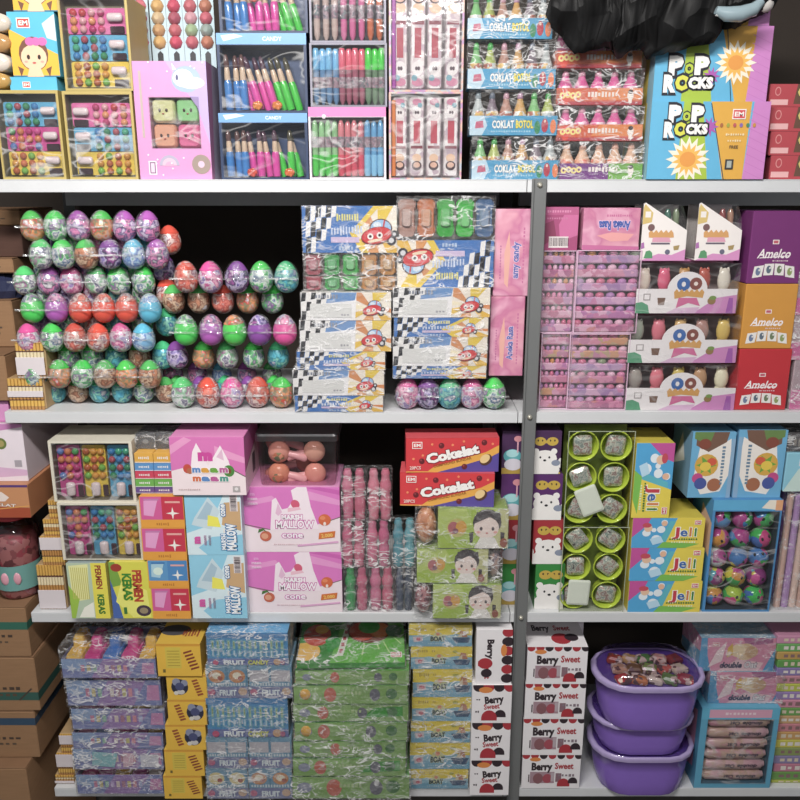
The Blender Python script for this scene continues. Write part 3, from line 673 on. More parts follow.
o = b.build('black_bag'); tag(o, 'crumpled black plastic bag drooping over the striped cartons and orange trays', 'bag')
def on_bag(u, v): z = Z(v, -.062); return (X(u, z, -.062), -.062, z)
b = M(); pts = [on_bag(u, v) for u, v in ((716, 10), (726, 14), (740, 14), (754, 9), (762, 1))]
b.tube(pts, [.006, .011, .012, .01, .006], mat('8fa4ac', 'gloss'), 10); b.tube([on_bag(u, v) for u, v in ((716, 14), (736, 19), (756, 14))], [.003, .004, .003], mat('dfe4e4', 'gloss'), 8)
o = b.build('hair_clip'); tag(o, 'curved blue-grey plastic piece lying on the black bag', 'plastic piece')
b = M(); c = on_bag(768, 2)
for i in range(6): b.ell((c[0] + r.uniform(-.014, .014), c[1] + .035 + r.uniform(-.006, .006), c[2] + r.uniform(-.004, .012)), (.014, .012, .012), mat('c9c4c0', 'soft'), 10, 6)
o = b.build('tissue_wad'); tag(o, 'pale crumpled wad at the end of the black bag above the red cartons', 'paper')
# ------------------------------------------------------------------ shelf two
EGGP = {'green': ('3fd052', ['b8d8b0', '8a5a9a', '3fae5a', 'd8e0d8', '4a6a8a']), 'orange': ('46c84e', ['d86a3a', 'c8b0a0', 'e8905a', '7a8a6a', 'd84a3a']), 'mint': ('4fd070', ['c8d8c8', 'a86a9a', '7ab88a', 'e0e0e0', '5a5a7a']),
        'lilac': ('b05ab4', ['b8a0c8', 'd8c8e0', '6a5a8a', 'e890c0', '5a4a6a']), 'pink': ('e0509c', ['e070a8', 'f0b8cc', 'b84a88', 'd8d0d8', '8a6ab0']), 'red': ('e0503c', ['d84a3c', 'e88a78', 'b8504a', 'e0c8c0', '8a4a5a']),
        'blue': ('58b8d8', ['7ab0d8', 'a8c8e0', '5a7ab8', 'd0dce8', '6a9a9a']), 'teal': ('3fc080', ['3f9ab8', '58b8c8', '2f7a8a', '8ad0b8', '2f6a9a']), 'brown': ('4fb85a', ['a8684a', 'c88a6a', '7a5040', 'd8b89a', '8a6a5a']),
        'violet': ('8a4aa0', ['4a3a6a', '8a7ab8', 'c8b8d8', '3a3a5a', 'a05a9a'])}
EH, ER = .0535, .0204
def egg_prof(h, r, a, b_, n=12):
    o = []
    for i in range(n+1):
        t = a + (b_ - a)*i/n; th = math.pi*t
        zz = (1 - math.cos(th))/2; rad = math.sin(th) * (1 + .16*math.cos(th)) * 1.0
        o.append((max(.0006, r*rad), h*zz))
    return o
def egg(key):
    kind, hs, flip = key; cap, cols = EGGP[kind]; e = empty('foil_egg', (0, 0, 0), 'x', 'candy egg'); r, h = ER*hs, EH*hs
    cm = mat(cap, 'gloss'); pm = print_mat('egg_foil_' + kind, cols + ['d8d4d8'], 62, .25, .1, True, 'wave')
    b = M(); pr = egg_prof(h, r, 0, .66); b.lathe(pr, pm if not flip else cm, (0, 0, 0), 16); b.build('lower_shell', e)
    b = M(); q_ = pr[-1]; pr = [(q_[0]*1.0, q_[1] - .001), (q_[0]*1.035, q_[1] - .0006), (q_[0]*1.035, q_[1] + .0006)] + egg_prof(h, r, .66, 1, 8); b.lathe(pr, cm if not flip else pm, (0, 0, 0), 16); b.build('upper_shell', e); return e
eggs = Maker(egg)
def carton_clear(n, pitch, hs, y, z, x0, nm):
    """clear clamshell over a row of eggs"""
    e = empty('egg_clamshell', (x0 + pitch*(n-1)/2, y, z), nm, 'clear carton', 'clear egg clamshells')
    r, h = ER*hs, EH*hs; b = M(); m = film('clamshell', 'f8fafa', 1.2, .5, 90, .12, .05, .02, .5, .05)
    for i in range(n):
        cx = (i - (n-1)/2)*pitch
        b.lathe([(r*1.02, h*.5)] + [(q*1.05, zz + .0008) for q, zz in egg_prof(h, r, .55, 1, 6)], m, (cx, 0, 0), 14, False)
    b.build('domes', e)
    b = M(); w = (n-1)*pitch/2 + r*1.1
    b.box(-w, w, -r*1.12, -r*1.07, h*.46, h*.52, film('clamshell_rim', 'f4f6f6', 1.2, .6, 80, .12, .06, .02, .5, .12), 0); b.build('rim', e)
def egg_row(us, v, y, kinds, where, flip=0, hs=1.0, carton=True, zc=None):
    z = (Z(v, y) if zc is None else zc) - EH*hs/2
    xs = [X(u, z + EH/2, y) for u in us]
    for i, (x, k) in enumerate(zip(xs, kinds)):
        rot = RND.uniform(0, 6.28)
        eggs((k, hs, flip), (x, y, z), f'{k}-toned foil egg, {ORD[i]} from open shelf end, {where}', 'foil eggs in the ' + where, (RND.uniform(-.06, .06), RND.uniform(-.06, .06), rot))
    if carton: carton_clear(len(xs), (xs[-1]-xs[0])/(len(xs)-1), hs, y, z, xs[0], f'clear clamshell over the {where}')
def span(a, b_, n): return [a + (b_-a)*i/(n-1) for i in range(n)]
T = 'in the tall egg stack'
EY = .034
egg_row(span(33, 147, 6), 226, EY, ['orange', 'green', 'lilac', 'orange', 'lilac', 'lilac'], 'top row ' + T)
egg_row(span(41, 157, 6), 254, EY, ['mint', 'green', 'brown', 'violet', 'blue', 'lilac'], 'second row ' + T)
egg_row(span(25, 143, 6), 280.5, EY+.02, ['mint', 'lilac', 'pink', 'mint', 'green', 'green'], 'third row ' + T, 0)
egg_row(span(33, 150, 6), 308, EY-.004, ['green', 'lilac', 'red', 'red', 'red', 'blue'], 'fourth row ' + T, 1)
egg_row(span(29, 144, 6), 337.5, EY-.004, ['pink', 'green', 'red', 'red', 'pink', 'blue'], 'fifth row ' + T)
egg_row(span(46, 163, 6), 355, EY+.036, ['green', 'green', 'green', 'teal', 'brown', 'teal'], 'sixth recessed row ' + T, 0, 1, False)
egg_row(span(36, 150, 6), 374, EY-.004, ['green', 'orange', 'green', 'brown', 'orange', 'brown'], 'seventh row ' + T)
egg_row(span(55, 166, 6), 0, EY+.03, ['teal', 'brown', 'teal', 'teal', 'green', 'brown'], 'bottom row ' + T, 0, .93, False, Z2 + EH*.5*.93 - EH*.0 + .0006 + EH*.035 - EH*.035)
egg_row(span(52, 170, 6), 240, EY+.045, ['violet', 'green', 'pink', 'lilac', 'teal', 'red'], 'upper back row ' + T, 0, 1, False)
egg_row(span(47, 168, 6), 292, EY+.045, ['green', 'violet', 'pink', 'teal', 'green', 'red'], 'middle back row ' + T, 0, 1, False)
egg_row(span(44, 166, 6), 322, EY+.043, ['violet', 'green', 'red', 'teal', 'green', 'teal'], 'lower back row ' + T, 0, 1, False)
egg_row(span(46, 163, 6), 267, EY+.048, ['green', 'violet', 'lilac', 'teal', 'green', 'violet'], 'second back row ' + T, 0, 1, False)
T = 'in the short egg stack'
EY2 = .03
egg_row(span(186, 287, 5), 277, EY2, ['red', 'pink', 'violet', 'green', 'teal'], 'top row ' + T, 0, 1.06)
egg_row(span(174, 273, 5), 299, EY2+.036, ['brown', 'brown', 'red', 'orange', 'green'], 'second recessed row ' + T, 0, 1, False)
egg_row(span(186, 285, 5), 330, EY2, ['green', 'lilac', 'orange', 'violet', 'pink'], 'third row ' + T, 1, 1.06)
egg_row(span(178, 278, 5), 355, EY2+.036, ['violet', 'orange', 'mint', 'green', 'teal'], 'fourth recessed row ' + T, 0, 1, False)
egg_row(span(173, 272, 5), 374, EY2+.088, ['lilac', 'lilac', 'blue', 'lilac', 'mint'], 'fifth deep-set row ' + T, 0, .95, False)
egg_row(span(184, 281, 5), 0, EY2, ['mint', 'red', 'pink', 'red', 'orange'], 'bottom row ' + T, 0, 1.08, True, Z2 + EH*.54 + .0006)
egg_row(span(177, 274, 5), 0, EY2+.062, ['brown', 'violet', 'teal', 'violet', 'green'], 'bottom recessed row ' + T, 0, .86, False, Z2 + EH*.43 + .0006)
# wafer sheaves by the open end
p = wafer(8, 43, 379, Z2, .012, (.42, .62), 'lower sheaf of gold wafer sticks at the open end of the egg shelf', n=10)
wafer(16, 44, 343, p.top, .014, (.1, .6), 'upper sheaf of gold wafer sticks at the open end of the egg shelf', n=8)
# racing-car sweet boxes
def car(f, x, y, s, fl=1):
    k = f.H / f.W * fl
    f.ell('3a3a44', x + s*.85*k, y - s*.45, s*.32); f.ell('d8d8dc', x + s*.85*k, y - s*.45, s*.17); f.ell('3a3a44', x + s*1.05*k, y - s*.05, s*.24); f.ell('d8d8dc', x + s*1.05*k, y - s*.05, s*.11)
    f.ell('5a2a34', x + s*.18*k, y + s*.3, s*.74, s*.62); f.ell('9cc4ea', x + s*.18*k, y + s*.32, s*.66, s*.54); f.ell('dce8f4', x - s*.05*k, y + s*.52, s*.26, s*.2); f.line('d03a40', x + s*.3*k, y + s*.1, x + s*.42*k, y + s*.84, s*.1)
    f.ell('7a2028', x - s*.1*k, y - s*.16, s*1.02, s*.56, 20, 0, 360, 12*fl); f.ell('d8343c', x - s*.1*k, y - s*.13, s*.96, s*.5, 20, 0, 360, 12*fl); f.ell('e8707a', x - s*.3*k, y + s*.02, s*.4, s*.16, 14, 0, 360, 10*fl)
    f.ell('f4f0ec', x - s*.5*k, y - s*.2, s*.2); f.ell('2a2a34', x - s*.5*k, y - s*.2, s*.09); f.ell('f4f0ec', x + s*.1*k, y - s*.12, s*.2); f.ell('2a2a34', x + s*.1*k, y - s*.12, s*.09); f.ell('f0d8b8', x - s*.2*k, y - s*.46, s*.5, s*.1, 14, 0, 360, 10*fl)
def race(f, style, txt=True):
    a = f.H / f.W
    f.rect('f0e6d8', 0, 0, 1, 1)
    cx, cy = .8, .42
    for i, c in enumerate(('e8b83a', 'e08a4a', 'f4ecdc', 'e8c83a', 'd8905a', 'f4e8c8', 'e8c040', 'e09a58')):
        t0 = math.radians(-70 + i*45); t1 = t0 + math.radians(26); f.poly(c, [(cx, cy), (cx + 1.5*math.cos(t0)*.6, cy + 1.5*math.sin(t0)), (cx + 1.5*math.cos(t1)*.6, cy + 1.5*math.sin(t1))])
    if style == 'blue':
        f.poly('3f78c0', [(0, 0), (.62, 0), (.5, .42), (.75, 1), (0, 1)]); f.poly('e8c83a', [(.5, .42), (.62, 0), (.7, 0), (.56, .42), (.82, 1), (.75, 1)])
    else:
        f.poly('f0eef0', [(0, 0), (.6, 0), (.62, 1), (0, 1)]); f.poly('6a96cc', [(.28, .62), (.6, .72), (.62, 1), (.3, 1)])
    n = 3
    for i in range(6):
        for j in range(n):
            if (i + j) % 2 == 0:
                x0 = i*.055 + (.03 if style == 'blue' else 0); y0 = 1 - (j+1)/n*.75 if i > 1 else 1 - (j+1)/n
                if i*.8 + j < 4.6 or j == 0: hh = (.75 if i > 1 else 1)/n; f.poly('20222a', [(x0, y0), (x0 + .05, y0 + .03), (x0 + .062, y0 + hh), (x0 + .012, y0 + hh)])
            elif i*.8 + j < 4.6:
                x0 = i*.055 + (.03 if style == 'blue' else 0); hh = (.75 if i > 1 else 1)/n; y0 = 1 - (j+1)*hh; f.poly('eceae8', [(x0, y0), (x0 + .05, y0 + .03), (x0 + .062, y0 + hh), (x0 + .012, y0 + hh)])
    if style == 'blue':
        f.scrib(.36, .6, .76, .16, 'e0d878', 9, 2); f.scrib(.3, .64, .46, .2, 'c8d4ec', 11, 4, .05); f.rect('d0bcdc', .3, .22, .6, .34); f.scrib(.38, .54, .1, .1, 'a8c0e0', 5, 6)
    else:
        f.scrib(.16, .42, .86, .16, '8a90a0', 8, 3); f.rect('dcdcda', .1, .1, .56, .6); f.scrib(.44, .54, .2, .08, '9a9aa0', 3, 6)
    car(f, cx, cy, .34)
def candy_car(key):
    c, w, h = key; e = empty('jelly_car', (0, 0, 0), 'x', 'candy car')
    b = M(); m = jelly(c, .25)
    b.loft([[(x, y, z) for x, z in rr(-w/2*s, w/2*s, h*.04, h*.97, w*.2)] for y, s in ((0, .9), (.004, 1), (.014, 1), (.018, .95))], m); b.build('body', e)
    b = M(); b.loft([[(x, y, z) for x, z in rr(-w*.3*s, w*.3*s, h*.3, h*.72, w*.12)] for y, s in ((.002, 1.1), (-.003, .95), (-.005, .7))], jelly('%02x%02x%02x' % tuple(int(int(c[i_:i_+2], 16)*.6 + 96) for i_ in (0, 2, 4)), .1)); b.build('cabin', e)
    for sx in (-1, 1):
        for zz in (.2, .8):
            b = M(); b.T = Matrix.Translation((sx*w*.5, .01, h*zz)) @ Matrix.Rotation(math.pi/2, 4, 'Y'); b.lathe([(h*.1, -.001), (h*.12, 0), (h*.12, .001)], jelly(c, .05), (0, 0, 0), 8); b.build('wheel', e)
    return e
cars = Maker(candy_car)
def car_box(p, nm, up, cols):
    """big car box: printed card on one half, clear window with jelly cars on the other"""
    win = (.03, .0, .97, .46) if up else (.03, .52, .97, .985)
    e = empty('jelly_car_box', p.loc(), nm, 'candy box', 'window boxes of jelly cars'); b = M(); w, h, d = p.w, p.h, .1
    b.box(-w/2, w/2, .03, d, 0, h, mat('b8a89a')); z0, z1 = (.46*h, h) if up else (0, .52*h); b.box(-w/2, w/2, 0, .0295, z0, z1, '3f78c0')
    f = Face(b, (-w/2, 0, z0), (1, 0, 0), (0, 0, 1), w, z1 - z0); race(f if up else f.turned(2), 'blue'); b.build('carton', e)
    b = M(); a, c = (0, .46*h) if up else (.52*h, h)
    b.box(-w/2, w/2, -.001, .0295, a + .0003, c - .0003, CLEAR(), .002) if False else None
    fm = CLEAR(); b.loft([[(x, y, z) for x, z in rr(-w/2, w/2, a + .0005, c - .0005, .005)] for y in (-.0012, .029)], fm, False); b.build('clear_window', e)
    wrap_box(e, w, d, h, seed=int(p.x*1000) % 97, amp=.0012)
    hh = (c - a)
    for i, (cc, cn) in enumerate(cols):
        rows = (0, 1) if up else (0,)
        for r_ in rows:
            ch = hh*.58 if up else hh*.9
            if up and r_ == 0: zz, chh = a + .0012, hh*.38
            elif up: zz, chh = a + hh*.40, hh*.58
            else: zz, chh = a + .003, hh*.93
            cars((cc, round(w/5*.84, 4), round(chh, 4)), p.loc(-w/2 + w*(i + .5)/5, .006, zz), f'{cn} jelly car, {ORD[i]} from the egg side, {("lower row in the upright box" if r_ == 0 else "upper row in the upright box") if up else "in the upside-down box"}', 'jelly cars')
def race_stack(zb, rows, nmf, y=0):
    for k, (u0, u1, vt, st) in enumerate(rows):
        p = P(u0, u1, vt, zb, y); zb = p.top
        printed(p, 'racing_car_carton', nmf(k, st), 'carton', 'e8e4e0', lambda f: race(f, st), .13, 'racing car cartons', wrap=k + int(u0))
    return zb
N5 = ['lowest', 'second-lowest', 'middle', 'second-highest', 'highest']
zt = race_stack(Z2, [(295, 383, 395.5, 'blue'), (293, 384, 370, 'white'), (297, 385, 351.5, 'blue'), (300, 391, 320.5, 'white'), (301, 391, 292.5, 'white')], lambda k, s: f'{N5[k]} lying racing-car carton in the stack next to the short egg stack')
p = P(303, 397, 206, zt, .012); car_box(p, 'upright car box with its window low, next to the short egg stack', True, [('c8586a', 'red'), ('3fc05a', 'green'), ('4fd060', 'bright green'), ('e8a04a', 'orange'), ('eaa858', 'amber')])
# egg row under the second car stack
egg_row(span(407, 494, 5), 0, .022, ['pink', 'violet', 'teal', 'pink', 'green'], 'single row under the car boxes', 0, 1.1, True, Z2 + EH*.55 + .0006)
zt = race_stack(Z2 + EH*1.1 + .0035, [(393, 486, 366, 'blue'), (393, 487, 337, 'white'), (394, 488, 317.5, 'blue'), (393, 490, 288, 'white')], lambda k, s: f'{["lowest", "second-lowest", "second-highest", "highest"][k]} lying racing-car carton in the stack over the single egg row')
p = P(397, 494, 196, zt, .012); car_box(p, 'upside-down upright car box with its window high, near the slotted post', False, [('d8a898', 'pale rose'), ('f0905a', 'orange'), ('3fd048', 'green'), ('38e040', 'bright green'), ('5a84b8', 'blue')])
# pink cartons by the post
PINK = print_mat('pink_carton_print', ['d488aa', 'e0a4bc', 'c8749a', 'dc98ac', 'e4b0c4'], 14, .4, 0, True, 'wave')
def amy(t):
    def art(f):
        g = f.turned(1); g.poly('e2a89a', [(.1, .6), (.5, .56), (.75, .6), (.5, .72), (.15, .7)]); g.text(t, .42, .42, .17, '5a6ab0', w=.42, bold=.03, out='e8d0e4'); g.scrib(.15, .8, .2, .05, 'c8709c', 16, 3); g.scrib(.2, .6, .82, .04, 'b86a94', 12, 5)
    return art
zlow = Z2 + EH*1.1 + .0035
p = P(490, 524, 296.5, zlow, .018); printed(p, 'pink_candy_carton', 'lower upright pink carton with blue sideways lettering next to the post', 'carton', PINK, amy('Aneka Rasa'), .11)
p = P(494, 531, 209, p.top, .018); printed(p, 'pink_candy_carton', 'upper upright pink carton with blue sideways lettering next to the post', 'carton', PINK, amy('amy candy'), .11)
# clear boxes of layered pink candies, right-hand rack
LAY = [print_mat(f'pink_candy_layer_{i}', c, 75, .3, 0, True) for i, c in enumerate((['d89abc', 'c890c0', 'e4b4cc', 'c0b0cc', 'ecd4e0'], ['cc8aa8', 'e0a4bc', 'b87a9c', 'e4c0d0', 'd89a94'], ['c4b0d0', 'd4b8d8', 'b098c4', 'e4cce0', 'd8a0c0'], ['d8b47a', 'e0a8b4', 'cc9cb0', 'c4c08a', 'e4bccc'], ['d898b0', 'e0b0c0', 'c8809c', 'ecccd8', 'ccb0cc']))]
def pink_box(u0, u1, vt, zb, y, nm, seed):
    p = P(u0, u1, vt, zb, y); e = empty('clear_candy_box', p.loc(), nm, 'candy box', 'clear boxes of pink candies'); r = random.Random(seed); n = 6; h = p.h; d = .09
    for i in range(n):
        b = M(); z0 = h*i/n + .0008; z1 = h*(i+1)/n - .0006; b.box(-p.w/2 + .002, p.w/2 - .002, .004, d - .002, z0, z0 + (z1-z0)*.62, LAY[r.randrange(5)], .002)
        for j in range(6):
            cx = -p.w/2 + p.w*(j + .5)/6; b.ell((cx, .012, z0 + (z1-z0)*.72), (p.w/6*.45, .008, (z1-z0)*.27), mat(r.choice(['e8a0c0', 'd890b8', 'f0d8e0', 'b894c8', 'd87a98', 'c8a0d0', 'd88aa8', 'e0b8d0'] + (['d8a850', '8ab07a'] if i in (5, 3) else [])), 'gloss'), 8, 6)
        b.build('candy_layer', e)
    b = M(); b.box(-p.w/2, p.w/2, 0, d, 0, h, film('pink_clear_case', 'f4e4ee', 1.0, .3, 20, .35, .10, .01, .3, .12), .002); b.build('clear_case', e)
    b = M()
    for x in (-p.w/2, p.w/2 - .0018): b.box(x, x + .0018, -.0022, -.0006, 0, h, mat('dcb8d0', 'gloss'), .0004)
    for z in (0, h - .0018): b.box(-p.w/2 + .0019, p.w/2 - .0019, -.0022, -.0006, z, z + .0018, mat('dcb8d0', 'gloss'), .0004)
    b.build('case_edge', e); return p
a = pink_box(540, 571, 333, Z2, .02, 'lower clear box of pink candies tight against the slotted post', 1)
b_ = pink_box(541, 575, 250.5, a.top, .02, 'upper clear box of pink candies tight against the slotted post, under a barcoded carton', 2)
def barcode(f, x0, x1, y0, y1, s=3):
    r = random.Random(s); f.rect('e8dcdc', x0, y0, x1, y1); x = x0 + .02*(x1-x0)
    while x < x1 - .03*(x1-x0):
        w = (x1-x0)*r.uniform(.01, .035); f.rect('3a3038', x, y0 + (y1-y0)*.15, x + w, y1 - (y1-y0)*.1); x += w + (x1-x0)*r.uniform(.015, .04)
def bc_art(f): f.rect('a84a78', 0, 0, 1, 1); f.poly('cc6a9c', [(.5, .2), (1, .35), (1, 1), (.7, 1), (.45, .6)]); f.poly('8a3a5c', [(0, .1), (.4, .3), (.3, .7), (0, .6)]); f.rect('b85a88', 0, .82, 1, 1); f.scrib(.1, .8, .9, .06, 'd88ab0', 10, 2); f.scrib(.1, .7, .74, .05, 'c87aa0', 9, 3); barcode(f, .18, .74, .06, .32)
p = P(543, 578, 207, b_.top, .02); printed(p, 'pink_candy_carton', 'dark pink carton with a barcode beside the slotted post', 'carton', 'a84a78', bc_art, .1)
a = pink_box(568, 628, 333.5, Z2, .014, 'lower clear box of pink candies beside the white gummy boxes', 3)
b_ = pink_box(575, 639, 250, a.top, .014, 'upper clear box of pink candies under the lying pink carton', 4)
def amy2(f): g = f.turned(2); g.text('Aneka Rasa', .45, .42, .2, '4a62b0', w=.55, bold=.04, out='e4c8e4'); g.poly('e8a0a0', [(.1, .62), (.5, .58), (.75, .66), (.5, .8), (.2, .78)]); g.scrib(.15, .6, .18, .06, 'c86a98', 12, 3); f.poly('c86a9c', [(.0, 0), (1, 0), (1, .08), (0, .12)])
p = P(583, 640, 208, b_.top, .014); printed(p, 'pink_candy_carton', 'lying pink carton with upside-down blue lettering on two clear boxes', 'carton', PINK, amy2, .1)
# long white gummy boxes
def gummy_art(f):
    f.rect('efe9ea', 0, .0, 1, .47); f.poly('d48ac4', [(0, 0), (.3, 0), (.62, .06), (.8, .3), (1, .36), (1, 0)]); f.poly('e0b8d8', [(.3, .0), (.6, .0), (.64, .12), (.4, .1)]); f.poly('58a07a', [(0, 0), (.14, 0), (.12, .16), (.06, .22), (0, .2)])
    f.poly('efe9ea', [(.5 + .2*math.cos(math.pi*i/14), .44 + .36*math.sin(math.pi*i/14)) for i in range(15)])
    f.ell('3a6ab0', .46, .56, .13, .13); f.ell('efe9ea', .46, .56, .04, .05); f.ell('8a4a40', .58, .57, .12, .12); f.ell('efe0d8', .58, .57, .04, .04)
    f.poly('d8a050', [(.37 + .3*i/12, .42 + (.05 if i % 2 else -.01)) for i in range(13)] + [(.66, .3), (.5, .33), (.38, .28)]); f.poly('d86a9c', [(.42, .3), (.6, .3), (.64, .14), (.52, .2), (.4, .1)])
    f.poly('7a5a4a', [(.22, .16), (.28, .16), (.29, .3), (.21, .3)]); f.ell('9a7a4a', .75, .24, .08, .07); f.ell('7a9a4a', .76, .3, .07, .04); f.rect('a8a0a0', .07, .25, .14, .38); f.rect('efe9ea', .08, .27, .13, .36); f.poly('a85ab0', [(.9, 0), (.97, .0), (.96, .3), (.92, .3)])
def gummy(key):
    c, s = key; e = empty('gummy_figure', (0, 0, 0), 'x', 'gummy candy')
    b = M(); b.lathe([(s*.5, 0), (s*.55, s*.2), (s*.5, s*.7), (s*.3, s*.95)], jelly(c, .1), (0, 0, 0), 12, True, 1, .7); b.build('body', e)
    b = M(); b.ell((0, -.001, s*1.2), (s*.52, s*.4, s*.48), jelly(c, .1), 12, 8)
    for sx in (-1, 1): b.ell((sx*s*.28, 0, s*1.55), (s*.14, s*.1, s*.16), jelly(c, .1), 8, 6); b.ell((sx*s*.15, -s*.36, s*1.26), (s*.05, s*.03, s*.06), mat('3a2a2a', 'gloss'), 6, 5)
    b.build('head', e); return e
gums = Maker(gummy); zb = Z2
for k, (u0, u1, vt) in enumerate(((627, 736, 363), (629, 738, 313.5), (637, 738, 261))):
    p = P(u0, u1, vt, zb, .012); zb = p.top; nm = ['lowest', 'middle', 'highest'][k]
    def top_(f): f.rect('d884b8', 0, 0, 1, 1)
    e = empty('gummy_gift_box', p.loc(), f'{nm} long white gummy box with an arched emblem', 'candy box', 'long white gummy boxes'); b = M(); w, h, d = p.w, p.h, .08
    b.box(-w/2, w/2, 0, .0016, 0, h*.47, 'efe9ea'); b.box(-w/2, w/2, .0018, d, 0, .002, 'efe9ea'); b.box(-w/2, w/2, d - .0016, d, .0022, h - .004, mat('9a8a8a')); b.box(-w/2, w/2, .03, d, h - .0038, h, mat('d884b8'))
    b.poly([(-w/2 + w*(.5 + .2*math.cos(math.pi*i/14)), -.0002, h*(.44 + .36*math.sin(math.pi*i/14))) for i in range(15)], mat('efe9ea'))
    gummy_art(front(b, w, h)); b.build('carton', e)
    wrap_box(e, w, d - .001, h - .0045, seed=k + 50, amp=.001, name='clear_cover', m=CLEAR())
    for i, (c, cn) in enumerate((('e8d8c8', 'cream'), ('e8688a', 'rose pink'), ('c8924a', 'caramel'), ('c05a4a', 'brick red'), ('e8e0d0', 'ivory')) if k == 2 else (('a8b0a0', 'grey green'), ('e07a8a', 'salmon'), ('d8b070', 'honey'), ('b88a80', 'dusty rose'), ('e0c060', 'yellow')) if k == 1 else (('a8a098', 'grey'), ('e87a8a', 'salmon'), ('d8c060', 'mustard'), ('c89a70', 'tan'), ('f0e8c8', 'pale yellow'))):
        gums((c, round(w*.085, 4)), p.loc(-w/2 + w*(i + .5)/5, .022, .0025 + h*.22 if False else .0024), f'{cn} gummy figure, {ORD[i]} from the pink boxes in the {nm} long white gummy box', 'gummy figures', scale=(1.5, 1.1, h/(w*.085)/1.75*.86))
# slanted gummy-stick boxes
def gstick(key):
    c, h = key; b = M(); b.lathe([(.0055, 0), (.006, .004), (.006, h*.9), (.003, h)], jelly(c, .15), (0, 0, 0), 10); o = b.build('gummy_stick'); return tag(o, 'x', 'gummy candy')
gst = Maker(gstick)
for k, (u0, u1, cs, cn) in enumerate(((642, 687, ('5a8a5a', '6a7a5a', '4a7a6a', '8a9a7a'), 'green'), (697, 742, ('a86a50', 'c09a80', '9a4a4a', 'b88a70'), 'brown'))):
    p = P(u0, u1, 202, zb, .02 if k else .014); w, h, d = p.w, p.h, .055; nm = f'slant-cut white box of {cn} gummy sticks'
    e = empty('slanted_candy_box', p.loc(), nm + (' beside the lying pink carton' if k == 0 else ' beside the purple card box'), 'candy box', 'slant-cut gummy boxes'); b = M()
    out = [(-w/2, 0), (w/2, 0), (w/2, h*.52), (-w/2 + w*.04, h*.99), (-w/2, h*.97)]
    b.prism(out, 0, .0014, mat('efe8e4')); b.box(-w/2, w/2, .0016, d, 0, .0016, 'efe8e4'); b.box(-w/2, w/2, d - .0014, d, .0018, h*.95, mat('d8d0cc'))
    f = front(b, w, h); f.poly('d890c4', [(0, 0), (1, 0), (1, .2), (.7, .1), (.4, .12), (0, .0)]); f.poly('58986a', [(.08, .04), (.28, .04), (.26, .14), (.2, .18), (.12, .16)]); f.poly('d8bc70', [(0, .62), (.2, .66), (.22, .82), (.03, .97), (0, .9)]); f.rect('efe8e4', .05, .74, .17, .84)
    f.poly('d8a060', [(.15 + .55*i/10, .48 + (.05 if i % 2 else 0)) for i in range(11)] + [(.72, .4), (.4, .38), (.16, .4)]); f.poly('e0a0b8', [(.25, .4), (.62, .4), (.66, .32), (.24, .32)]); f.rect('6a6070', .22, .28, .64, .31); f.ell('7a5a5a', .2, .57, .06, .06); f.ell('6a6a80', .6, .15, .045, .045); f.poly('a8905a', [(.72, .25), (.86, .27), (.84, .19), (.74, .18)]); f.poly('b070b0', [(.0, .2), (.08, .22), (.06, .32), (.0, .3)])
    b.build('carton', e)
    b = M(); o2 = [(-w/2 + .001, .002), (w/2 - .001, .002), (w/2 - .001, h*.68), (w/2 - w*.14, h*.96), (-w/2 + .001, h*.96)]
    b.prism(o2, .0016, d - .0016, CLEAR()); b.build('clear_cover', e)
    for i in range(4): gst((cs[i], round(h*.86, 4)), p.loc(-w/2 + w*(i + .5)/4*.94 + .001, .014 + .012*(i % 2), .0022), f'gummy stick in muted {cn}, {ORD[i]} from the pink cartons in its slant-cut box', 'gummy sticks')
# tall game-card cartons
def amel(f):
    f.rect('f0e4e0', .42, .55, .54, .61); f.rect('c05a6a', .435, .56, .525, .6); f.text('Amelco', .48, .42, .12, 'f0e8e8', w=.62, bold=.02, shear=.3); f.line('f0e8e8', .2, .36, .75, .39, .012); f.scrib(.45, .75, .32, .02, 'd8c0c8', 8, 2)
    for i, c in enumerate(('6a7a9a', '5a6a7a', '6a7a5a', '8a9a5a')):
        x = .2 + .2*i; t = .03*(1.5 - abs(i - 1.5)) ; a = .12*(1.5 - i)/1.5
        q = [(-.09, -.08), (.09, -.08), (.09, .08), (-.09, .08)]
        f.poly('e4e0dc', [(x + px + a*py*1.4, .17 + t + py + a*px*.9) for px, py in q]); f.ell(c, x, .17 + t, .035, .055); f.ell('e4e0dc', x + .02, .19 + t, .012, .015)
zb = Z2
for k, (u0, u1, vt, c, cn) in enumerate(((737, 789, 349, 'c0222e', 'red'), (743, 795, 284, 'd0902a', 'golden'), (750, 803, 211, '762a70', 'purple'))):
    p = P(u0, u1, vt, zb, .012); zb = p.top; printed(p, 'game_card_carton', f'{cn} carton with white script and four small card pictures', 'carton', c, amel, .12, 'game card cartons')
zb = Z2
for k, (vt, c, cn) in enumerate(((360, 'd86aa4', 'lowest'), (315, 'c8609a', 'middle'), (272, 'e080b0', 'highest'))):
    def art(f): f.rect('d86aa4', 0, 0, 1, .4); f.poly('6a9a6a', [(.2, .45), (.8, .4), (.9, .9), (.4, .95)]); f.rect('e0d8d0', .5, .5, .9, .75)
    p = P(792, 838, vt, zb, .016); zb = p.top; printed(p, 'gummy_carton', f'{cn} pink and green carton squeezed beyond the tall game card cartons', 'carton', 'b8a0a8', art, .1, 'pink and green cartons', wrap=k)
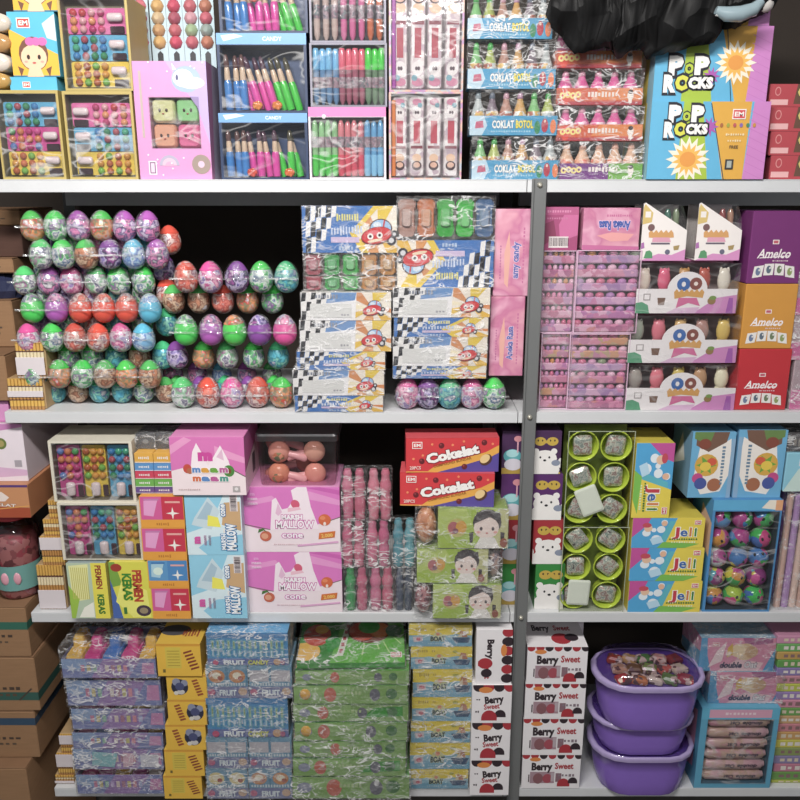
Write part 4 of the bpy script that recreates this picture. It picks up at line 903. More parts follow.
# ------------------------------------------------------------------ shelf three
p = wafer(38, 64, 566, Z3, .012, (.02, .45), 'lowest sheaf of gold wafer sticks at the open end of the third shelf', n=9)
p = wafer(41, 64, 537, p.top, .014, (.55, .98), 'second-lowest sheaf of gold wafer sticks at the open end of the third shelf', n=9)
p = wafer(43, 64, 520, p.top, .016, None, 'second-highest sheaf of gold wafer sticks at the open end of the third shelf', n=8)
wafer(48, 64, 501, p.top, .02, None, 'topmost sheaf of gold wafer sticks at the open end of the third shelf', n=6)
def pk(f, v):
    f.rect('dcd83a', 0, 0, 1, 1)
    if v == 0:
        f.rect('b8ccb0', .0, .0, .62, 1); f.poly('e8e8a0', [(.08, .3), (.5, .35), (.55, .98), (.05, .95)]); f.poly('9cc43a', [(0, .0), (.1, 0), (.25, .35), (0, .6)]); f.poly('f0f0e0', [(.2, .02), (.6, .02), (.6, .3), (.35, .2)])
        for i in range(9): f.rect('c8c05a', .1 + i*.05, .35, .12 + i*.05, .92)
        f.rect('e8dc3a', .62, 0, 1, 1); g = f.turned(3)
        g.text('PERMEN', .25, .8, .14, '9a3a2a', w=.42, bold=.04); g.text('KERAS', .74, .8, .15, '3a7a2a', w=.36, bold=.05)
    else:
        f.poly('7aa83a', [(0, .55), (.3, .6), (.15, 1), (0, 1)]); f.ell('a83a2a', .18, .9, .09, .07); f.poly('4a6ab0', [(0, .0), (.25, 0), (.12, .4), (0, .7)]); f.poly('ecea6a', [(.1, .3), (.5, .02), (.95, .02), (.9, .5), (.3, .7)])
        g = f.turned(3); g.text('PERMEN', .42, .68, .2, 'b8402a', w=.56, bold=.05, out='e8d83a'); g.text('KERAS', .44, .42, .2, '3a8a2a', w=.48, bold=.05, out='e8d83a')
        f.ell('4a3a4a', .78, .14, .12, .1); f.ell('9a8a6a', .78, .14, .07, .055); f.poly('3a7a3a', [(.28, .08), (.36, .08), (.36, .2), (.28, .2)])
pA = P(69, 108, 563, Z3, -.022); printed(pA, 'hard_candy_carton', 'pale yellow-green carton with sideways lettering next to the wafer sheaves', 'carton', '8a9a9a', lambda f: pk(f, 0), .1, aside=lambda f: f.rect('d8d060', 0, 0, 1, 1))
pB = P(111, 151, 562, Z3, -.022); printed(pB, 'hard_candy_carton', 'bright yellow carton with sideways lettering beside the red and pink snack cartons', 'carton', 'd4c83a', lambda f: pk(f, 1), .1)
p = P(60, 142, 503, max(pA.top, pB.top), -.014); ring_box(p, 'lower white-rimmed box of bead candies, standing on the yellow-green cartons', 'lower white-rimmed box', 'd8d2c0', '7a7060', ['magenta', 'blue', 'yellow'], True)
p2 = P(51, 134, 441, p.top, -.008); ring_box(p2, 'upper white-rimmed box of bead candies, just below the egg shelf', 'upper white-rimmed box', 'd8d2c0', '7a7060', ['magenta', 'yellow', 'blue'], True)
# small red, pink and blue snack cartons
def snack(blue):
    a, b_ = (('5a9acc', '4a8ac4') if blue else ('d85a9a', 'cc2e4a'))
    def art(f):
        f.rect('e8a02a', 0, 0, 1, 1); f.rect(a, 0.02, .26, .5, .98); f.rect(b_, .5, .26, .99, .98); f.poly('a8d0e0' if blue else 'e8a0d0', [(.08, .4), (.3, .36), (.42, .9), (.1, .85)]); f.star('f0ece4', .74, .46, .2, .05, 4); f.rect('e8a8a0', .58, .78, .92, .84); f.rect('c87ab0' if not blue else '3a7ab8', .1, .86, .44, .92)
        f.scrib(.35, .65, .12, .1, 'c07a1a', 6, 3)
        if blue: f.ell('d8ece0', .26, .6, .16, .14)
    return art
zb = Z3
for k, (u0, u1, vt, bl) in enumerate(((152, 190, 588, False), (148, 188, 560, True), (142, 186, 528, False), (140, 184, 496, False))):
    p = P(u0, u1, vt, zb, -.024); zb = p.top; printed(p, 'snack_carton', f'{LV[k]} {"blue" if bl else "pink and red"} yellow-rimmed small carton in the pile left of the pale blue cartons'.replace('left of', 'beside'), 'carton', 'e0981f', snack(bl), .1, 'small yellow-rimmed cartons')
def packcol(f, c):
    f.rect(c, 0, 0, 1, 1); f.rect('e8e0d0', .0, .9, 1, 1) if False else None; f.scrib(.2, .8, .5, .3, 'e8e4e0', 6, 3); f.line('ffffff', 0, .06, 1, .06, .05)
for r_, (c, cn) in enumerate((('6a5090', 'violet'), ('6ab04a', 'green'), ('d0405a', 'red'), ('5a94cc', 'blue'), ('e0a838', 'amber'))):
    vts = (487, 479, 471, 463, 453)
    for j in range(2):
        p = P(136 + 19*j + r_*-.4, 154.5 + 19*j - r_*.4, vts[r_], zb, -.012); printed(p, 'small_candy_box', f'small {cn} candy box in the colour-banded pile, {["bead-box", "marshmallow-carton"][j]} side', 'candy box', c, lambda f: packcol(f, c), .08, 'colour-banded small boxes')
    zb = p.top
for j in range(2):
    p = P(136 + 20*j, 155 + 20*j, 434, zb, .01); printed(p, 'grey_candy_pack', f'dark grey candy pack on the colour-banded pile, {["nearer the bead boxes", "nearer the marshmallow cartons"][j]}', 'candy pack', '56585c', lambda f: (f.ell('8a8c8c', .5, .5, .2, .15), f.scrib(.2, .8, .8, .1, '9a9c9c', 5)), .06, 'dark grey packs', wrap=j)
# pale blue marshmallow cartons
def marsh_blue(f):
    f.rect('8fcfe8', 0, 0, 1, 1); f.poly('d8ecf2', [(0, 0), (.35, 0), (.2, .12), (.45, .3), (1, .34), (1, 1), (.7, 1), (.55, .7), (.3, .45), (0, .36)])
    f.poly('c8dce4', [(.1, .5), (.45, .42), (.62, .72), (.42, .95), (.16, .62)]); f.poly('a8c4d4', [(.2, .6), (.4, .58), (.5, .8), (.4, .88)]); f.poly('efe94a', [(.38, .48), (.62, .46), (.58, .62), (.4, .66)]); f.poly('cfa878', [(.64, .5), (.98, .4), (.98, .88), (.7, .86)]); f.rect('e8e8e4', .66, .36, .74, .44)
    g = f.turned(1); barcode(g, .72, .98, .06, .2, 5); g.text('MARSH', .22, .33, .1, 'f4f8fa', w=.26, bold=.04, out='2f7ab8', ow=.08); g.text('MALLOW', .3, .2, .15, 'f4f8fa', w=.44, bold=.05, out='2f7ab8', ow=.08); g.text('cone', .74, .34, .1, 'f4f8fa', w=.2, bold=.04, out='2f7ab8', ow=.08); g.text('m', .25, .83, .12, 'd85aa8', w=.12, bold=.08)
    g.text('maam', .25, .68, .06, 'b890b0', w=.16, bold=.02); g.text('maam', .25, .6, .06, '9a9ab0', w=.16, bold=.02)
def blue_side(f): f.rect('c4d8e0', 0, 0, 1, 1); f.scrib(.2, .8, .3, .05, '8aa8b8', 8); f.scrib(.2, .8, .6, .05, '8aa8b8', 8, 3)
p1 = P(191, 246, 555, Z3, -.022); printed(p1, 'marshmallow_carton', 'lower pale blue marshmallow carton with sideways lettering, standing on the shelf', 'carton', 'b8d8e4', marsh_blue, .13, 'pale blue marshmallow cartons', aside=blue_side)
p2 = P(186, 242, 494, p1.top, -.022); printed(p2, 'marshmallow_carton', 'upper pale blue marshmallow carton, directly under the overhanging pink and white one', 'carton', 'b8d8e4', marsh_blue, .13, 'pale blue marshmallow cartons', aside=blue_side)
def maam(f):
    f.rect('f0dfe2', 0, 0, 1, 1); f.poly('dc74b8', [(0, .42), (.25, .5), (.5, .6), (.75, .5), (1, .32), (1, 1), (0, 1)]); f.poly('e89ac8', [(0, .7), (.3, .95), (.2, 1), (0, .85)]); f.poly('e89ac8', [(.6, .7), (1, .55), (1, .65), (.6, .85)]); f.line('5a5a48', .8, .46, 1, .32, .015)
    f.poly('f4e6ec', [(.26, .42), (.3, .75), (.36, .9), (.44, .7), (.5, .5), (.6, .7), (.68, .86), (.78, .6), (.82, .4)]); f.poly('e0b8d0', [(.62, .66), (.7, .8), (.72, .6)])
    f.text('m', .47, .69, .15, 'd0429c', w=.2, bold=.12); f.ell('c84a3a', .22, .46, .07, .08); f.ell('4a8a3a', .78, .42, .09, .1); f.ell('7a4a2a', .78, .42, .04, .05); f.ell('b86a4a', .25, .42, .05, .05)
    for row, y in enumerate((.45, .3)):
        for t, x, c in zip('maam', (.34, .46, .58, .71), (('5a8ac8', 'e0a030', '6aa83a', 'c05a9a') if row == 0 else ('d86a3a', '5a8ac8', 'c05a9a', '4a9a8a'))): f.text(t, x, y, .1, c, w=.115, bold=.06, out='f8f2f2', ow=.05)
    f.scrib(.08, .38, .1, .03, 'c8b0b0', 12, 3); f.rect('b0a8a8', .82, .06, .92, .16); f.ell('e0dada', .87, .11, .03, .03)
def maam_side(f): f.rect('e8d4dc', 0, 0, 1, 1); f.poly('d070b0', [(0, .4), (1, .75), (1, 1), (0, 1)]); f.line('7a7a60', 0, .4, 1, .74, .02); f.rect('6a6068', .5, .15, .7, .5)
p = P(171, 245, 437, p2.top, -.028); printed(p, 'marshmallow_carton', 'pink and white carton with rounded multicoloured lettering on the pale blue cartons', 'carton', 'dc86bc', maam, .14, aside=maam_side)
def cone(f):
    f.rect('f0e0e6', 0, 0, 1, 1); f.poly('df78c4', [(0, .42), (.15, .36), (.3, .34), (.5, .36), (.75, .42), (.92, .5), (1, .54), (1, 1), (0, 1)]); f.poly('e898d0', [(0, .7), (.35, .8), (.3, .87), (0, .78)]); f.poly('e898d0', [(.55, .85), (1, .72), (1, .8), (.65, .95)]); f.poly('d060b4', [(.65, .99), (1, .88), (1, .95), (.8, 1)])
    f.line('6a6a58', 0, .43, .28, .345, .012); f.line('6a6a58', .8, .44, 1, .54, .012)
    f.poly('f6e6ef', [(.27, .34), (.3, .8), (.34, .84), (.4, .66), (.46, .68), (.52, .8), (.5, .95), (.56, 1.0), (.66, 1), (.7, .7), (.78, .36)]); f.poly('e8bcd8', [(.33, .6), (.36, .76), (.4, .62), (.36, .56)]); f.ell('d85a7a', .54, .74, .06, .07, 16, 0, 360, 30); f.poly('f0c0d0', [(.46, .62), (.6, .66), (.58, .7), (.46, .68)])
    f.text('MARSH', .5, .54, .07, 'f8f0f6', w=.22, bold=.06, out='c83aa0', ow=.07); f.text('MALLOW', .53, .43, .11, 'f8f0f6', w=.4, bold=.035, out='c83aa0', ow=.06); f.text('cone', .5, .27, .09, 'f8f0f6', w=.22, bold=.03, out='d058b4', ow=.06)
    f.ell('d8683a', .84, .5, .09, .09); f.ell('e88a5a', .82, .53, .04, .03); f.ell('f0e0d8', .84, .44, .02, .03)
    f.poly('d8722a', [(.77, .2), (.94, .23), (.95, .33), (.78, .3)]); f.text('2.000', .86, .26, .05, 'f0c860', w=.12, bold=.03, rot=6)
    f.ell('c8644a', .22, .25, .085, .08, 16, 0, 360, 20); f.ell('e0a080', .21, .25, .05, .045); f.poly('4a7a3a', [(.14, .3), (.2, .34), (.24, .3), (.2, .37), (.15, .36)]); f.scrib(.3, .6, .12, .02, 'd8b8c0', 14, 2); f.line('e0a8d0', .55, .1, .98, .16, .03)
    f.text('m', .1, .9, .05, 'e8a0d8', w=.05, bold=.06); f.text('maam', .1, .83, .045, 'f0d0e8', w=.1, bold=.03); f.text('maam', .1, .76, .045, 'f0d0e8', w=.1, bold=.03)
q1 = P(248, 342, 552, Z3, .002); printed(q1, 'marshmallow_carton', 'lower magenta and white marshmallow carton with puffy lettering, on the shelf', 'carton', 'd890c0', cone, .13, 'magenta marshmallow cartons')
q2 = P(244, 340, 487, q1.top, .002); printed(q2, 'marshmallow_carton', 'upper magenta and white marshmallow carton with puffy lettering, under the clear tub', 'carton', 'd890c0', cone, .13, 'magenta marshmallow cartons')
# clear tub of ball lollipops
p = P(257, 337, 434, q2.top, .006); e = empty('clear_lollipop_tub', p.loc(), 'clear lidded tub of ball lollipops on the magenta cartons', 'plastic tub'); w, h, d = p.w, p.h, .1
b = M(); rings = []
for z, s in ((0, .93), (h*.05, .95), (h*.86, 1.0)): rings.append([(x, y + d/2, z) for x, y in rr(-w/2*s, w/2*s, -d/2*s, d/2*s, .008)])
b.loft(rings, film('tub_plastic', 'f8f0f0', 1.0, .25, 20, .3, .1)); b.build('tub', e)
b = M(); b.loft([[(x, y + d/2, z) for x, y in rr(-w/2*s, w/2*s, -d/2*s, d/2*s, .009)] for z, s in ((h*.862, 1.01), (h*.865, 1.045), (h*.96, 1.045), (h, 1.02))], film('tub_lid', 'ece4e4', 1.0, .1, 20, .3, .2), False); b.build('lid', e)
def lolly(key):
    c, = key; e = empty('ball_lollipop', (0, 0, 0), 'x', 'lollipop')
    b = M(); b.ell((0, 0, 0), (.021, .0155, .021), jelly(c, .15), 16, 10); b.build('candy_ball', e)
    b = M(); b.ell((0, -.008, -.004), (.0135, .009, .0125), print_mat('lolly_filling', ['8a8a5a', 'c87a5a', '6a7a5a', 'e8a080'], 120, .3), 12, 8); b.build('filling', e)
    b = M(); b.tube([(.012, 0, -.002), (.03, 0, -.006), (.05, 0, -.012), (.053, 0, -.0125)], [.0065, .0075, .0085, .005], mat('f0b4b8', 'gloss'), 10); b.build('handle', e); return e
lols = Maker(lolly)
for i, (u, v, fl, c, cn) in enumerate(((279, 452, False, 'f4b09c', 'upper salmon'), (314, 452, True, 'f4bca4', 'upper peach'), (279, 473, False, 'f0a080', 'lower orange'), (315, 474, True, 'f4a898', 'lower coral'))):
    z = Z(v, .035); 
    lols((c,), (X(u, z, .035), .036 + .004*(i % 2), z), f'{cn} ball lollipop with its {"handle pointing to the outer end" if fl else "handle pointing to the post"} in the clear tub', 'ball lollipops', (0, 0 if not fl else 0, math.pi if fl else 0))
for i, (u, v) in enumerate(((296, 442), (296, 463), (294, 478))):
    z = Z(v, .07) ; lols((('d88a80',),)[0], (X(u - 20 + 30*(i % 2), z, .075), .078, z), f'{["topmost", "middle", "lowest"][i]} lollipop at the back of the clear tub', 'rear lollipops', (0, 0, math.pi*(i % 2)))
# twin packs of bottle sweets
def twin(key):
    c, c2, h, w = key; e = empty('twin_bottle_pack', (0, 0, 0), 'x', 'candy pack')
    for i in range(2):
        b = M(); r = w*.235; b.lathe([(r*.7, 0), (r*.95, .002), (r*.8, h*.1), (r, h*.2), (r*.95, h*.42), (r*.72, h*.5), (r*1.0, h*.58), (r*1.0, h*.7), (r*.75, h*.78), (r*.7, h*.86), (r*.8, h*.9), (r*.55, h*.98)], jelly((c, c2)[i], .12), ((i - .5)*w*.48, r*1.05, 0), 12); b.build('bottle', e)
    wrap_box(e, w*.98, w*.52, h, seed=int(w*1e5) % 91, amp=.003, pad=.0005); return e
twins = Maker(twin); PK = 'e07aa0'
def tw(u0, u1, vt, zb, c, c2, nm, y=.004):
    p = P(u0, u1, vt, zb, y); twins((c, c2, round(p.h, 4), round(p.w, 4)), p.loc(), nm, 'shrink-wrapped twin bottle packs'); return p
a0 = tw(344, 368, 568, Z3, '3fa860', 'd87090', 'lower twin pack with one green and one pink bottle, by the magenta cartons')
a1 = tw(369, 394, 568, Z3, 'e080a4', 'd8708c', 'lower twin pack of two pink bottles, between the green bottle and the dark pack')
a2 = tw(395, 413, 568, Z3, '5a6478', '4a566a', 'lower twin pack of slate grey bottles, beside the girl-print packs')
m0 = tw(341, 365, 521, a0.top, 'd86a90', 'e07a98', 'middle-tier twin pack of pink bottles, by the magenta cartons')
m1 = tw(366, 390, 521, a1.top, 'e07a9c', 'd86a94', 'middle-tier twin pack of pink bottles, between pink and blue packs')
m2 = tw(392, 416, 520, max(a1.top, a2.top), '5aa0b0', '6ab0bc', 'middle-tier twin pack of blue-green bottles')
tw(341, 366, 470, m0.top, 'e07a9c', 'd8708c', 'top-tier twin pack of pink bottles, by the clear tub')
tw(367, 392, 470, m1.top, 'e88aa0', 'e07a94', 'top-tier twin pack of pink bottles, with a greyish cap, on the inner side')
# green girl-print packs in film with a bag of sweets at one end
def girlpack(f):
    f.rect('a4c046', 0, 0, 1, 1); f.poly('b8cc6a', [(0, .3), (.5, .6), (.4, 1), (0, 1)]); f.poly('c4c48a', [(.8, 0), (1, 0), (1, 1), (.86, 1)]); f.ell('c4ba6a', .27, .52, .24, .24); f.ell('b86a70', .22, .52, .13, .16); f.ell('d8a040', .33, .54, .13, .16); f.ell('8a5a6a', .25, .44, .07, .07)
    k = f.H/f.W; x, y = .7, .52
    f.ell('4a4448', x, y + .14, .34, .34); f.ell('efdcd4', x - .01, y - .0, .3, .28); f.poly('4a4448', [(x - .32*k, y + .1), (x + .1*k, y + .3), (x + .34*k, y + .05), (x + .3*k, y + .4), (x - .25*k, y + .4)])
    for sx in (-1, 1): f.ell('5a5054', x + sx*.14*k, y - .02, .035, .05); f.ell('e8a8a0', x + sx*.2*k, y - .11, .05, .03); f.poly('4a4448', [(x + sx*.32*k, y - .1), (x + sx*.42*k, y - .12), (x + sx*.4*k, y - .4), (x + sx*.33*k, y - .36)])
    f.ell('c86a6a', x, y - .13, .03, .02); f.poly('e8e4de', [(x - .3*k, 0), (x + .32*k, 0), (x + .18*k, .28), (x - .16*k, .28)]); f.ell('9a5a4a', x + .4*k, .14, .09, .12)
zb = Z3
for k, (u0, u1, vt, bu0, bu1, y, c) in enumerate(((433, 501, 585, 415, 432, -.026, ['8a4a5a', 'a86a70', '6a3a4a', 'b8888a']), (417, 488, 549, 489, 502, -.022, ['8a7a80', 'b0a0a0', '6a5a64', 'a88a80']), (438, 508, 509, 416, 437, -.024, ['c8825a', 'd89a70', 'b0704a', 'e0b090']))):
    p = P(u0, u1, vt, zb + .0025, y); nm = ['lowest', 'middle', 'uppermost'][k]
    e = empty('girl_print_candy_pack', p.loc(), f'{nm} film-wrapped green pack with a dark-haired girl print and {["maroon", "grey", "orange-brown"][k]} sweets at its end', 'candy pack', 'green girl-print packs')
    b = M(); b.box(-p.w/2, p.w/2, 0, .1, 0, p.h, '9ab844'); girlpack(front(b, p.w, p.h)); b.build('carton', e)
    s = -1 if bu1 <= u0 else 1; zm = p.z + p.h/2; bx0, bx1 = X(bu0, zm, y), X(bu1, zm, y); bw = bx1 - bx0
    b = M(); b.ell((((bx0+bx1)/2) - p.x, .022, p.h*.48), (bw*.52, .02, p.h*.47), print_mat('sweets_bag_' + nm, c, 160, .25, 0, False), 12, 8); b.build('sweets', e)
    lo, hi = (min(bx0, p.x - p.w/2), max(bx1, p.x + p.w/2)); W = hi - lo
    wm = wrap_box(e, W, .1, p.h, seed=k + 3, amp=.0035, pad=.001); wm.location = ((lo+hi)/2 - p.x, 0, 0)
    b = M(); b.box(-p.w/2, p.w/2, .001, .1, -.0024, -.0006, mat('7a7c78', 'gloss'), .0004); b.build('tray_bottom', e)
    zb = p.top
# chocolate cartons, slightly turned
def cokelat(f):
    f.rect('d8343c', 0, 0, 1, 1); f.poly('5a4a9c', [(.3, 0), (1, 0), (1, .62), (.88, .5), (.6, .28)]); f.poly('e8a83a', [(0, 0), (.27, 0), (.32, .1), (.7, .36), (.86, .56), (1, .72), (1, .52), (.88, .36), (.62, .14), (.4, 0)] if False else [(.22, .0), (.34, 0), (.62, .2), (.9, .42), (1, .56), (1, .78), (.86, .58), (.3, .16)]); f.rect('e8a040', 0, 0, .3, .035)
    for x, y in ((.38, .78), (.84, .86), (.17, .33), (.63, .16)): f.ell('6a2028', x, y, .08, .085); f.ell('a04048', x - .008, y + .03, .025, .025)
    for x, y in ((.28, .82), (.5, .8), (.08, .4), (.62, .9), (.93, .82), (.18, .5)): f.ell('f08a5a', x, y, .035, .035)
    f.ell('5a3a2a', .86, .36, .19, .15, 18, 0, 360, 40); f.ell('e8c88a', .85, .39, .155, .115, 18, 0, 360, 40)
    f.text('Cokelat', .5, .54, .25, 'f6f2ee', w=.58, bold=.06, rot=12, out='7a1a28', ow=.05); f.text('COMPOUND BUNDAR', .5, .3, .075, '9a5a1a', w=.42, rot=13, bold=.015)
    logo(f, .12, .8, .14, 'd8343c'); f.text('20PCS', .1, .14, .09, 'f0d8d0', w=.12, bold=.02)
p = P(400, 494, 473, zb, -.012); printed(p, 'chocolate_carton', 'lower red and violet chocolate carton lying on the green girl-print packs', 'carton', 'c83040', cokelat, .06, 'red chocolate ball cartons', rz=-.05, atop=lambda f: f.rect('d8505a', 0, 0, 1, 1))
p = P(406, 499, 438, p.top, -.008); printed(p, 'chocolate_carton', 'upper red and violet chocolate carton, topmost over the girl-print packs', 'carton', 'c83040', cokelat, .06, 'red chocolate ball cartons', rz=.03, atop=lambda f: f.rect('d8505a', 0, 0, 1, 1))
# bear-print cartons on both sides of the post
def bear(c, side):
    def art(f):
        f.rect(c, 0, 0, 1, 1); k = f.H/f.W
        if side == 'l':
            f.rect('b8983a', 0, 0, 1, .14); f.ell('5ab0b8', .55, .42, .2, .16); f.ell('a8dce0', .55, .48, .14, .09); f.ell('d8d4e0', .6, .22, .2, .14); f.rect('e0a8b8', .78, .5, .86, .8); f.ell('d8909a', .82, .82, .09, .07); return
        f.rect('d8c040', 0, 0, 1, .04)
        for x in (.34, .72):
            f.ell('c8a838', x, .76, .13, .1)
            for dx in (-.06, .06): f.ell('4a3a2a', x + dx*k*.8, .78, .018, .025)
        f.rect('c8a838', .42, .72, .64, .78)
        x, y = .5, .36
        for sx in (-1, 1): f.ell('efece8', x + sx*.2*k, y + .17, .07, .07)
        f.ell('efece8', x, y, .27, .2); f.ell('efece8', x, .1, .34, .26)
        for sx in (-1, 1): f.ell('2a2a2e', x + sx*.1*k, y + .03, .022, .026); f.ell('efece8', x + sx*.36*k, .26, .07, .12)
        f.ell('2a2a2e', x, y - .04, .035, .025); f.ell('8a94a8', x + .25*k, y - .1, .1, .07)
    return art
for s, us in (('l', ((502, 521), (501, 520), (500, 519.5), (499, 518))), ('r', ((529, 561), (531, 562), (533, 563), (535, 564)))):
    zb = Z3
    for k, vt in enumerate((564, 520, 474, 431)):
        c, cn = (('2f8a3a', 'green'), ('a82a34', 'red'), ('5a2a6a', 'violet'), ('4a2a54', 'dark violet'))[k]; u0, u1 = us[3-k]
        p = P(u0, u1, vt, zb, .03 if s == 'l' else .014); zb = p.top
        printed(p, 'bear_print_carton', f'{cn} carton {"with a white bear, on the cup-box side of" if s == "r" else "with a blue dish picture, on the chocolate side of"} the slotted post', 'carton', c, bear(c, s), .1, 'bear-print cartons')
# clear boxes of yellow-green cups
def cup(key):
    r, = key; e = empty('candy_cup', (0, 0, 0), 'x', 'candy cup')
    b = M(); b.T = Matrix.Rotation(math.pi/2, 4, 'X'); b.lathe([(r*.75, -.026), (r*.85, -.01), (r*.93, -.001), (r, 0), (r, .002), (r*.93, .002), (r*.9, -.002), (r*.72, -.02)], jelly('d8ee38', .2), (0, 0, 0), 22, False)
    b.lathe([(r*.7, -.022), (.001, -.022)], jelly('b8d020', .1), (0, 0, 0), 22, False); b.build('cup', e)
    b = M(); b.T = Matrix.Translation((0, .006, 0)) @ Matrix.Rotation(.5, 4, 'Y')
    b.loft([[(x, y, z) for x, z in rr(-r*.66*s, r*.66*s, -r*.6*s, r*.6*s, r*.2)] for y, s in ((-.008, .6), (-.004, .95), (.004, .95), (.006, .6))], print_mat('silver_sachet', ['6a6470', 'd8d8d8', '8a9aa0', 'e8e8e4', 'a87a80', 'd0d0d4', 'c8c4c8'], 75, .25, .3, True, 'wave'), False); b.build('sachet', e); return e
cups = Maker(cup); zb = Z3
for k, (u0, u1, vt) in enumerate(((561, 626, 527), (566, 632, 431))):
    p = P(u0, u1, vt, zb, .002); zb = p.top; w, h, d = p.w, p.h, .09; nm = ['lower', 'upper'][k]
    e = empty('clear_cup_box', p.loc(), f'{nm} clear box of yellow-green candy cups next to the bear-print cartons', 'clear box', 'clear boxes of yellow-green cups')
    b = M(); b.box(-w/2, w/2, 0, d, 0, h, film('cup_box_plastic', 'f8faf2', 1.0, .3, 18, .12, .06), .003); b.build('clear_case', e)
    b = M(); b.box(-w/2 + .002, w/2 - .002, d*.55, d*.57, .002, h - .002, mat('8a9a4a')); b.build('inner_card', e)
    b = M()
    for x in (-w/2, w/2 - .0014): b.box(x, x + .0014, -.0014, -.0002, 0, h, mat('a8b09a', 'gloss'), .0003)
    b.box(-w/2 + .0015, w/2 - .0015, -.0014, -.0002, h - .0014, h, mat('a8b09a', 'gloss'), .0003); b.build('case_edge', e)
    r = min(w/4, h/6)*.97
    for i in range(6):
        r_, c_ = i // 2, i % 2
        o = cups((round(r, 4),), p.loc((c_ - .5)*w*.5, .012 + .002*(r_ == 1), h*(.83 - .33*r_)), f'yellow-green cup with silver sachet, {["top", "middle", "bottom"][r_]} row, {["bear-carton", "inner"][c_]} side of the {nm} clear box', 'yellow-green candy cups', (0, RND.uniform(-1.5, 1.5), 0))
    b = M(); b.T = Matrix.Rotation(-.4 if k else .05, 4, 'Y'); b.loft([[(x, y, z) for x, z in rr(-w*.17*s, w*.17*s, -h*.15*s, h*.15*s, .004)] for y, s in ((-.0015, .85), (0, 1), (.001, .95))], mat('eef2f0', 'gloss'), False)
    o = b.build('paper_slip', None, p.loc(-w*.12 if k else -w*.2, .0045, h*(.27 if k else .22))); tag(o, f'white blank slip inside the {nm} clear cup box', 'paper slip')
# jelly cartons
def jeli(f):
    f.rect('e8d23a', 0, 0, 1, 1); f.poly('4aa8dc', [(0, 0), (.4, 0), (.62, 1), (0, 1)]); f.poly('c8509c', [(0, .35), (.2, .75), (.25, 1), (0, 1)]); f.poly('7ac04a', [(.36, 0), (.75, 0), (.95, .14), (.44, .2)]); f.poly('58b8c8', [(.38, .2), (.52, .9), (.6, .9), (.48, .2)])
    for x, y, r in ((.2, .5, .13), (.34, .3, .15), (.4, .62, .13), (.44, .85, .1), (.3, .6, .08)): f.ell('e4eef4', x, y, r, r*.9)
    f.ell('e8c0a0', .22, .66, .13, .12); f.ell('c84a5a', .2, .76, .14, .08); f.ell('e8b898', .44, .82, .09, .09); f.poly('b8dcf0', [(.3, .1), (.45, .2), (.4, .4), (.25, .3)])
    for t, x, c in zip('Jeli', (.61, .72, .81, .88), ('c83a4a', '3a6ab0', 'd8803a', '3a8a3a')): f.text(t, x, .54, .28, c, w=(.095, .1, .03, .03)[('Jeli').index(t)], bold=.025, out='f4f4e4', ow=.045)
    f.scrib(.52, .92, .3, .06, '3a7a3a', 12, 3); f.rect('f0ece0', .58, .1, .92, .18) if False else f.scrib(.55, .9, .2, .06, 'e0f0c0', 10, 4); logo(f, .9, .86, .1, 'd8485a')
zb = Z3
for k, (u0, u1, vt) in enumerate(((628.5, 701, 581), (630, 703, 548), (632, 704, 518))):
    p = P(u0, u1, vt, zb, .002); zb = p.top; printed(p, 'jelly_carton', f'{["lowest", "middle", "highest lying"][k]} of the three lying blue and yellow jelly cartons', 'carton', 'd8c43a', jeli, .1, 'blue and yellow jelly cartons')
p = P(634, 672, 443, zb, .002); printed(p, 'jelly_carton', 'upright blue and yellow jelly carton standing on the lying ones', 'carton', 'd8c43a', lambda f: jeli(f.turned(3)), .1, 'blue and yellow jelly cartons')
# box of puzzle balls
def ball(key):
    i, r = key; e = empty('puzzle_ball', (0, 0, 0), 'x', 'ball')
    cs = [['e8a03a', 'c84a9a', '3fb85a', '4a8ad0', 'e8e03a'], ['3fc85a', '4a7ac8', 'e04a90', 'b8d83a'], ['e060a8', '9a3a8a', 'e8d84a', '4ab8c8'], ['4a9ad8', 'e8f0f0', '3fb860', 'c04a9a']][i]
    b = M(); b.ell((0, 0, 0), (r, r, r), print_mat(f'puzzle_ball_{i}', cs, 42, .22), 20, 12); b.build('body', e)
    b = M(); b.T = Matrix.Rotation(.3, 4, 'Z')
    for sx in (-1, 1): b.ell((sx*r*.35, -r*.88, r*.2), (r*.14, r*.1, r*.18), mat('2a2a30', 'gloss'), 8, 6)
    b.build('face', e); return e
balls = Maker(ball)
p = P(708, 776, 500, Z3, .003)
def bb(f): f.rect('5ab0dc', 0, .91, 1, 1); f.poly('f0e8d8', [(.7, .93), (1, .91), (1, 1), (.8, 1)]); f.rect('e8a878', .9, .91, 1, 1)
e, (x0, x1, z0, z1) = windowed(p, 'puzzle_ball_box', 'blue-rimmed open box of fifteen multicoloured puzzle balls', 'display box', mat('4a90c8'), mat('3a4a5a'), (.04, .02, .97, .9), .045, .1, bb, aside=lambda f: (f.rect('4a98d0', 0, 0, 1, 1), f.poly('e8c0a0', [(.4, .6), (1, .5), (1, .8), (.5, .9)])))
W, H = x1-x0, z1-z0; r = min(W/6, H/10)*.99
for i in range(15):
    r_, c_ = i // 3, i % 3
    balls((RND.randrange(4), round(r, 4)), p.loc(x0 + W*(c_+.5)/3, .002 + r, z0 + .0005 + r + (H - .002 - 2*r)*(4 - r_)/4), f'puzzle ball in {ORD[r_]} row from the top, {["jelly-carton side", "middle", "far side"][c_]} of the blue-rimmed box', 'puzzle balls', (RND.uniform(-.4, .4), RND.uniform(-.5, .5), RND.uniform(-.5, .5)))
